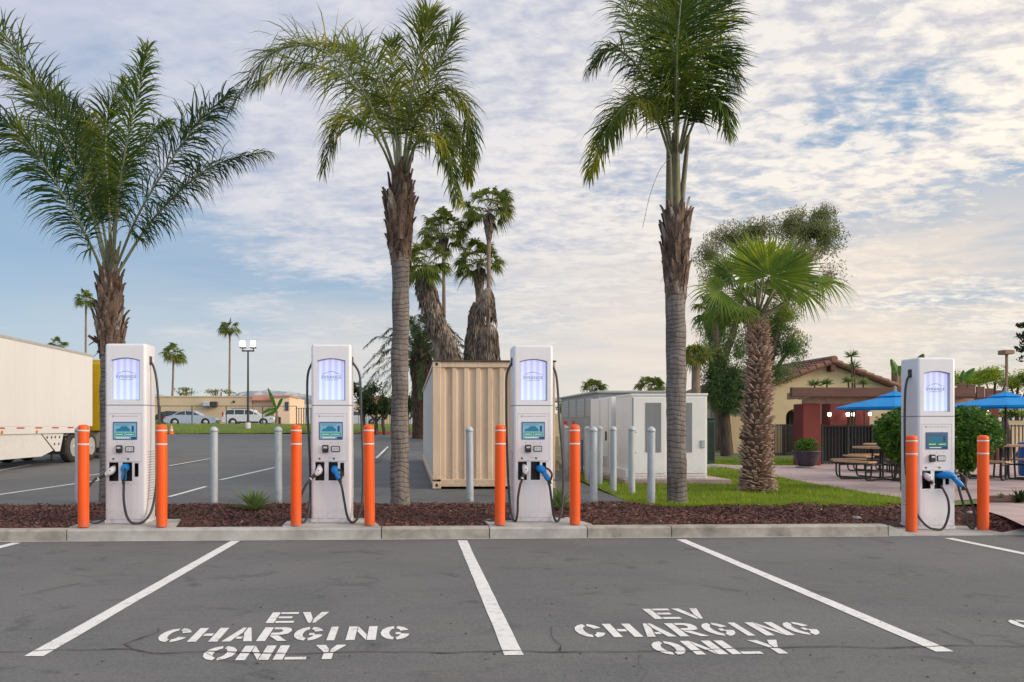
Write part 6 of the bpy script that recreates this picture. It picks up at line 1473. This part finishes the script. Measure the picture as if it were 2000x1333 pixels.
# ------------------------------------------------------------------ umbrellas, tables
def umbrella(px, Y, label, half, zedge, zapex, rz=0, base=0):
    x = X(px, Y); r = empty('umbrella', (x, Y, base), label, 'umbrella', 'blue patio umbrellas')
    e = MB(); e.tube([(0, 0, .0), (0, 0, zapex-.02)], .022, 10); e.build('pole', 'ironblack', r)
    e = MB(); n = 8; rings = [(0.001, zapex), (.10, zapex-.05), (.26, zapex-.115)]; sub = 6; N_ = n*sub
    def ring(rad, z, sag):
        out = []
        for k in range(N_):
            a = 2*math.pi*k/N_; f = (k % sub)/sub; s_ = math.sin(math.pi*f); rr_ = rad*(1-.075*s_); out.append((math.cos(a)*rr_, math.sin(a)*rr_, z-sag*s_))
        return out
    lv = [(.24, zapex-.13, 0), (.5*half, zapex-.13-(zapex-.13-zedge)*.34, .01), (.8*half, zapex-.13-(zapex-.13-zedge)*.70, .015), (half, zedge, .0), (half*.995, zedge-.045, .0)]
    vs = []
    for a in lv: vs += ring(*a)
    e.add(vs, [(j*N_+i, j*N_+(i+1) % N_, (j+1)*N_+(i+1) % N_, (j+1)*N_+i) for j in range(len(lv)-1) for i in range(N_)])
    cn = e.build('canopy', 'canvas', r)
    e = MB(); lv = [(.004, zapex, 0), (.15, zapex-.055, .0), (.31, zapex-.105, .006), (.33, zapex-.125, .0)]; vs = []
    for a in lv: vs += ring(*a)
    e.add(vs, [(j*N_+i, j*N_+(i+1) % N_, (j+1)*N_+(i+1) % N_, (j+1)*N_+i) for j in range(len(lv)-1) for i in range(N_)]); e.build('vent_cap', 'canvas', cn)
    e = MB(); e.lathe([(.03, zapex-.01), (.035, zapex+.03), (.02, zapex+.05), (.04, zapex+.08), (.001, zapex+.115)], 10); e.build('finial', 'stone', r)
    for k in range(8):
        a = 2*math.pi*k/8; e = MB(); e.tube([(0.02*math.cos(a), .02*math.sin(a), zapex-.14), (math.cos(a)*half*.98, math.sin(a)*half*.98, zedge-.012)], .008, 5); e.build('rib', 'ironblack', r)
    r.rotation_euler.z = rz; return r
YU = 16.9; sU = YU/F
umbrella(1748, YU, 'blue patio umbrella left of the rightmost charger, over the picnic table', 1.20, Z(1748, 796, YU), Z(1748, 764, YU), R(12))
umbrella(1964, YU+.2, 'blue patio umbrella at the right edge, over the second picnic table', 1.22, Z(1964, 793, YU), Z(1964, 764, YU), R(8))
def picnic(px, Y, label, rz, zt=.76, zs=.45, seats=4, hw=.58):
    r = empty('picnic_table', (X(px, Y), Y, .012), label, 'picnic table', 'wooden picnic tables with attached benches')
    tp = MB(); n = 8
    # octagonal planked top
    k = hw; oc = [(k*a, k*b) for a, b in ((-.42, -1), (.42, -1), (1, -.42), (1, .42), (.42, 1), (-.42, 1), (-1, .42), (-1, -.42))]
    def inx(y):
        w_ = min(1, 1-(abs(y)/k-.42) if abs(y)/k > .42 else 1); return k*w_
    m_ = 9
    for i in range(m_):
        a = -k+2*k*i/m_+.003; b = -k+2*k*(i+1)/m_-.003; tp.prism([(-inx(a), a), (inx(a), a), (inx(b), b), (-inx(b), b)], zt-.04, zt, 'z')
    tp.build('table_top', 'plank', r)
    for q in range(seats):
        a = q*math.pi/2; ca, sa = math.cos(a), math.sin(a)
        def T_(x, y, z): return (ca*x-sa*y, sa*x+ca*y, z)
        bn = MB()
        for j in range(2):
            y0 = -(hw+.42)+j*.125; vs = [T_(x, y, z) for z in (zs-.04, zs) for x, y in ((-.46, y0), (.46, y0), (.46, y0+.118), (-.46, y0+.118))]; bn.add(vs, [(0, 3, 2, 1), (4, 5, 6, 7), (0, 1, 5, 4), (1, 2, 6, 5), (2, 3, 7, 6), (3, 0, 4, 7)])
        bn.build('bench', 'plank', r)
        fr_ = MB()
        for s_ in (-1, 1):
            x_ = s_*.34; yb = -(hw+.30)
            fr_.tube(spline([T_(x_, yb-.06, zs-.05), T_(x_, yb-.06, .14), T_(x_*.98, yb-.02, .035), T_(x_*.95, yb+.10, .025)], 10), .020, 7)
            fr_.tube([T_(x_*.95, yb+.10, .025), T_(x_*.45, -.16, .025)], .020, 7)
            fr_.tube([T_(x_*.45, -.16, .025), T_(x_*.4, -.12, zt-.05)], .020, 7)
            fr_.tube([T_(x_, yb-.06, zs-.10), T_(x_*.42, -.13, zs-.10)], .018, 6)
        fr_.build('tube_frame', 'ironblack', r)
    r.rotation_euler.z = rz; return r
picnic(1722, 17.4, 'nearer picnic table with tan benches left of the rightmost charger', R(20))
picnic(1735, 20.2, 'farther picnic table behind the nearer one, left of the rightmost charger', R(5))
picnic(1962, 17.5, 'picnic table under the umbrella at the right edge', R(28), zt=.80)
br = empty('barrel', (X(2013, 18.5), 18.5, .012), 'blue plastic bin at the right edge behind the picnic table', 'bin')
e = MB(); e.lathe([(.22, 0), (.25, .05), (.26, .45), (.25, .75), (.27, .76), (.27, .80), (.20, .84)], 18); e.build('body', 'barrel', br)
# dark area light on the right
lp_ = A(1966, HY, 38); lpp = empty('area_light', (lp_.x, lp_.y, H(38)), 'dark square-headed area light post above the right umbrella', 'lamp post')
e = MB(); zt_ = A(1966, 700, 38).z; e.bbox(-.048, .048, -.048, .048, 0, zt_, .01); e.build('pole', 'trunk_thin', lpp)
e = MB(); e.bbox(-.27, .18, -.25, .25, zt_, zt_+.22, .02); e.bbox(.18, .27, -.2, .2, zt_+.03, zt_+.20, .02); e.build('lamp_head', 'rafter', lpp)

# ------------------------------------------------------------------ far left: building, fence, cars, lamp
YB = 84.0; zg = 1.165
bd = empty('building', (X(440, YB), YB+6, zg), 'long low tan stucco building behind the parked cars', 'building')
xa, xb, xc_ = X(150, YB), X(492, YB), X(570, YB); zt0 = Z(400, 775, YB)
e = MB(); e.box(xa, xb, YB, YB+12, zg-.1, zt0); e.build('wall', 'stucco_far', bd, local=False)
e = MB(); e.box(xb, X(540, YB), YB+.3, YB+12, zg-.1, zt0-.1); e.box(X(540, YB), xc_, YB-1.5, YB+10, zg-.1, zt0-.05); e.build('entrance_wall', 'stucco_pink', bd, local=False)
e = MB(); e.box(X(492, YB)+.05, X(545, YB), YB-.3, YB+3, zt0-.42, zt0+.16); e.box(X(540, YB)-.1, xc_+.1, YB-1.7, YB+5, zt0-.05, zt0+.10); e.build('roof_band', 'pinkroof', bd, local=False)
e = MB(); e.box(xa, xb, YB-.06, YB+.2, zt0-.06, zt0+.06); e.build('coping', 'stucco_far', bd, local=False)
for px in (405, 419):
    e = MB(); x_ = X(px, YB); e.bbox(x_-.35, x_+.35, YB-.55, YB, Z(px, 795, YB), Z(px, 785, YB), .03); e.build('air_conditioner', 'greypanel' if px < 410 else 'trim', bd, local=False)
e = MB(); x_ = X(457, YB); e.box(x_-.12, x_+.12, YB-.12, YB, Z(457, 787, YB), Z(457, 783, YB)); e.build('floodlight', 'trim', bd, local=False)
e = MB(); e.box(X(561, YB), X(568, YB), YB-1.56, YB-1.5, Z(560, 803, YB), Z(560, 786, YB)); e.build('window', 'glass_dark', bd, local=False)
e = MB(); e.box(X(546, YB), X(553, YB), YB-1.56, YB-1.5, zg, Z(560, 815, YB)); e.build('door', 'trim', bd, local=False)
# chain-link fence
cf = empty('chain_link_fence', (X(440, 69), 69, 1.15), 'tall chain link fence with dark posts in front of the parked cars', 'fence')
zt_ = Z(440, 793.5, 69); 
for px in (-40, 60, 140, 240, 313, 375, 442, 513, 579):
    e = MB(); e.tube([(X(px, 69), 69, .9), (X(px, 69), 69, zt_)], .045, 6); e.build('post', 'pole', cf, local=False)
e = MB(); e.tube([(X(-80, 69), 69, zt_), (X(579, 69), 69, zt_)], .03, 5); e.build('top_rail', 'pole', cf, local=False)
e = MB(); xx0, xx1 = X(300, 69), X(579, 69); z0_, z1_ = 1.15, zt_; st = .42; hgt = z1_-z0_
i = 0
while xx0+i*st < xx1:
    a = xx0+i*st; w_ = .0045
    for s_ in (-1, 1):
        b0 = a+(hgt if s_ < 0 else 0); b1 = a+(0 if s_ < 0 else hgt); e.quad((b0-w_, 69, z0_), (b0+w_, 69, z0_), (b1+w_, 69, z1_), (b1-w_, 69, z1_))
    i += 1
e.build('wire_mesh', 'pole', cf, local=False)
ff_ = empty('iron_fence', (X(590, 66), 66, 1.1), 'dark spiked fence behind the second charger at the end of the grass bank', 'fence')
bars(ff_, X(579, 66), X(612, 66), 66, 1.0, Z(590, 797, 66), 7, .03)
f3 = empty('iron_fence', (X(740, 72), 72, 1.1), 'dark thin fence beyond the back lot between the second charger and the container', 'fence')
bars(f3, X(700, 72), X(822, 72), 72, 1.0, Z(740, 800, 72), 24, .02)
def car(px, Y, L_, label, m, kind, flip=1, rz=0):
    r = empty('parked_car', (X(px, Y), Y, 1.165), label, 'car', 'cars parked beyond the grass bank')
    if kind == 'sedan': body = [(-2.35, .35), (-2.38, .62), (-2.30, .82), (-1.75, .95), (-1.0, 1.02), (.75, .98), (1.4, .90), (2.15, .74), (2.35, .55), (2.30, .30), (1.85, .22), (-1.9, .22)]; cab = [(-1.75, .93), (-1.05, 1.33), (-.4, 1.43), (.25, 1.38), (1.05, .95)]; win = [(-1.50, .98), (-.98, 1.28), (-.38, 1.36), (.20, 1.31), (.82, .98)]
    else: body = [(-2.30, .40), (-2.34, .80), (-2.25, 1.0), (.95, 1.02), (1.6, .96), (2.25, .80), (2.36, .55), (2.30, .34), (1.9, .26), (-1.9, .26)]; cab = [(-2.24, .98), (-1.98, 1.50), (-1.6, 1.56), (.1, 1.54), (1.15, .99)]; win = [(-2.10, 1.05), (-1.88, 1.43), (-1.5, 1.47), (.05, 1.46), (.90, 1.05)]
    wb = 1.38; wr = .33
    # body with wheel arches cut as notches in the outline
    def notch(poly):
        out = []
        bot = poly[-1][1]; base = poly[:-2]
        out = base+[(wb+.42, poly[-2][1])]+[(wb+.40*math.cos(R(a)), .33+.40*math.sin(R(a))) for a in range(10, 171, 20)]+[(wb-.42, bot)]+[(-wb+.42, bot)]+[(-wb+.40*math.cos(R(a)), .33+.40*math.sin(R(a))) for a in range(10, 171, 20)]+[(-wb-.42, bot)]
        return out
    e = MB(); e.prism([(a*flip, b) for a, b in notch(body)], -.86, .86)
    e.prism([(a*flip, b) for a, b in cab], -.70, .70); e.build('body', m, r)
    for s_ in (-.703,):
        e = MB(); e.prism([(a*flip, b) for a, b in win], -.712, .712); wn = e.build('window', 'glass_dark', r)
        e = MB()
        for a in ((-.45, .25) if kind == 'sedan' else (-1.25, -.35, .5)): e.box(a*flip-.035, a*flip+.035, -.72, .72, 1.0, 1.40 if kind == 'sedan' else 1.46)
        e.build('pillar', m, wn)
    if kind != 'sedan':
        e = MB(); e.box(-1.6, .1, -.62, -.58, 1.56, 1.61); e.build('roof_rack', 'trim', r); e = MB(); e.box(-1.0*flip-.0 if 0 else -.95, .95, -.875, .875, .26, .42); e.build('sill_trim', 'trim', r)
    for a in (-wb, wb):
        for y_ in (-.70, .70):
            e = MB(); e.lathe([(.20, -.12), (.31, -.13), (.335, -.09), (.335, .09), (.31, .13), (.2, .12)], 20, (a*flip, y_, .335), axis='y'); wl = e.build('wheel', 'tyre', r)
            e = MB(); e.lathe([(.205, -.125), (.20, -.135), (.05, -.125), (.001, -.14)], 14, (a*flip, y_, .335), axis='y'); e.build('rim', 'rim', wl)
    e = MB(); e.box(2.12*flip-.12, 2.12*flip+.12, -.88, -.6, .60, .72); e.build('headlight', 'greypanel', r)
    e = MB(); e.box(-2.28*flip-.07, -2.28*flip+.07, -.87, -.7, .68 if kind == 'sedan' else .85, .86 if kind == 'sedan' else 1.25); e.build('tail_light', 'redref', r)
    r.rotation_euler.z = rz; return r
car(376, 71.5, 4.7, 'silver saloon car beyond the grass bank, left of the white estate', 'car_silver', 'sedan')
car(488, 71.2, 4.7, 'white estate car with roof rails, parked behind the lamp post', 'car_white', 'wagon')
car(700, 73.5, 4.6, 'white car half hidden behind the right bollard of the second charger', 'car_white', 'sedan')
car(340, 75, 4.6, 'dark car roof showing behind the silver saloon', 'trim', 'sedan')
lp2 = A(484.5, HY, 62); lz = H(lp2.y)
sl2 = empty('twin_street_lamp', (lp2.x, lp2.y, lz), 'twin-headed lamp post with lit lamps on a white base in the grass bank', 'lamp post')
sc6 = 62/F; e = MB(); e.lathe([(.22, 0), (.22, .02), (.215, .62), (.20, .64)], 16); e.build('base', 'farwhite', sl2)
zt6 = EYE+(HY-686)*sc6-lz; e = MB(); e.tube([(0, 0, .62), (0, 0, zt6)], [.10, .065], 10); e.build('pole', 'pole', sl2)
e = MB(); e.bbox(-.50, .50, -.05, .05, zt6-.05, zt6+.06, .01)
for s_ in (-1, 1): e.bbox(s_*.42-.04, s_*.42+.04, -.04, .04, zt6+.06, zt6+.25, .01); e.bbox(s_*.42-.22, s_*.42+.22, -.18, .18, zt6+.22, zt6+.32, .01)
e.build('cross_arm', 'pole', sl2)
for s_ in (-1, 1):
    e = MB(); e.bbox(s_*.42-.18, s_*.42+.18, -.20, -.02, zt6+.32, zt6+.80, .03); e.build('lamp', 'lampglow', sl2)
cn = empty('traffic_cone', (A(341, HY, 59).x, 59, H(59)), 'orange and white traffic cone at the lot edge right of the leftmost charger', 'traffic cone')
e = MB(); e.bbox(-.22, .22, -.22, .22, 0, .04, .01); e.build('foot', 'cone', cn); e = MB(); e.lathe([(.17, .04), (.045, .72), (.03, .74)], 14); e.build('cone', 'cone', cn)
e = MB(); e.lathe([(.132, .26), (.098, .44)], 14, smooth=True); e.lathe([(.082, .53), (.068, .60)], 14); e.build('white_band', 'reflect', cn)
for px0, px1, lb in ((735, 762, 'red painted kerb piece left of the middle palm'), (793, 822, 'red painted kerb piece right of the middle palm'), (700, 716, 'red kerb stub near the second charger')):
    e = MB(); e.bbox(X(px0, 59.8), X(px1, 59.8), 59.8, 60.0, .54, .74, .02); tag(e.build('red_kerb', 'redpaint'), lb, 'kerb', 'red kerb pieces across the back lot')
for px, y, s_, lb in ((426, 67.3, .35, 'yellowish spiky plant in front of the silver car'), (308, 67.3, .5, 'leafy plant at the left end of the silver car')):
    agave(px, 0, s_*1.6, 26, lb, z=1.1, Y=y, wd=.14, name='spiky_plant', upr=20, m='leaf_yellow')
# hills
for (xa, xb, y, h, lb) in ((-900, 60, 1500, 62, 'a'), (350, 1500, 1300, 40, 'b')):
    hb = MB(); n = 60; vs = []
    for i in range(n+1):
        x = xa+(xb-xa)*i/n; e_ = math.sin(math.pi*i/n)**.4; hh = h*e_*(1+.35*noise.noise(Vector((x*.006, 3, 0)))+.08*noise.noise(Vector((x*.03, 3, 0))))
        vs += [(x, y-200, 1.1), (x, y-60, hh*.6), (x, y, hh), (x, y+250, 1)]
    hb.add(vs, [(4*i+j, 4*i+4+j, 4*i+5+j, 4*i+1+j) for i in range(n) for j in range(3)], True); struct(hb.build('hills', 'hill'))
rnd.seed(9)
for i in range(16):
    px = rnd.choice([rnd.uniform(572, 602), rnd.uniform(696, 760), rnd.uniform(1384, 1412)]); y = rnd.uniform(140, 300); w_ = rnd.uniform(4, 9); h = rnd.uniform(3, 7)
    e = MB(); x = X(px, y); e.box(x-w_/2, x+w_/2, y, y+6, 1, 1.15+h*.7); hsx = empty('distant_house', (x, y, 1), 'small pale far-off house on the horizon', 'house', 'distant houses below the hills'); e.build('wall', rnd.choice(['farwhite', 'stucco_far', 'farwhite']), hsx, local=False)
    e = MB(); e.prism([(x-w_/2-.3, 1.15+h*.7), (x+w_/2+.3, 1.15+h*.7), (x, 1.15+h*.7+1.2)], y-.2, y+6.2); e.build('roof', rnd.choice(['tile', 'greysteel', 'trim']), hsx, local=False)
# bird
bi = A(1917, 375, 60); e = MB(); e.add([bi, bi+Vector((-.14, 0, .05)), bi+Vector((-.05, .03, .02)), bi+Vector((.14, 0, .05)), bi+Vector((.05, .03, .02)), bi+Vector((0, 0, -.03))], [(0, 1, 2), (0, 4, 3), (0, 2, 5), (0, 5, 4)])
tag(e.build('bird', 'trim'), 'tiny dark bird flying in the clouds on the right', 'bird')
print('objects', len(bpy.data.objects))
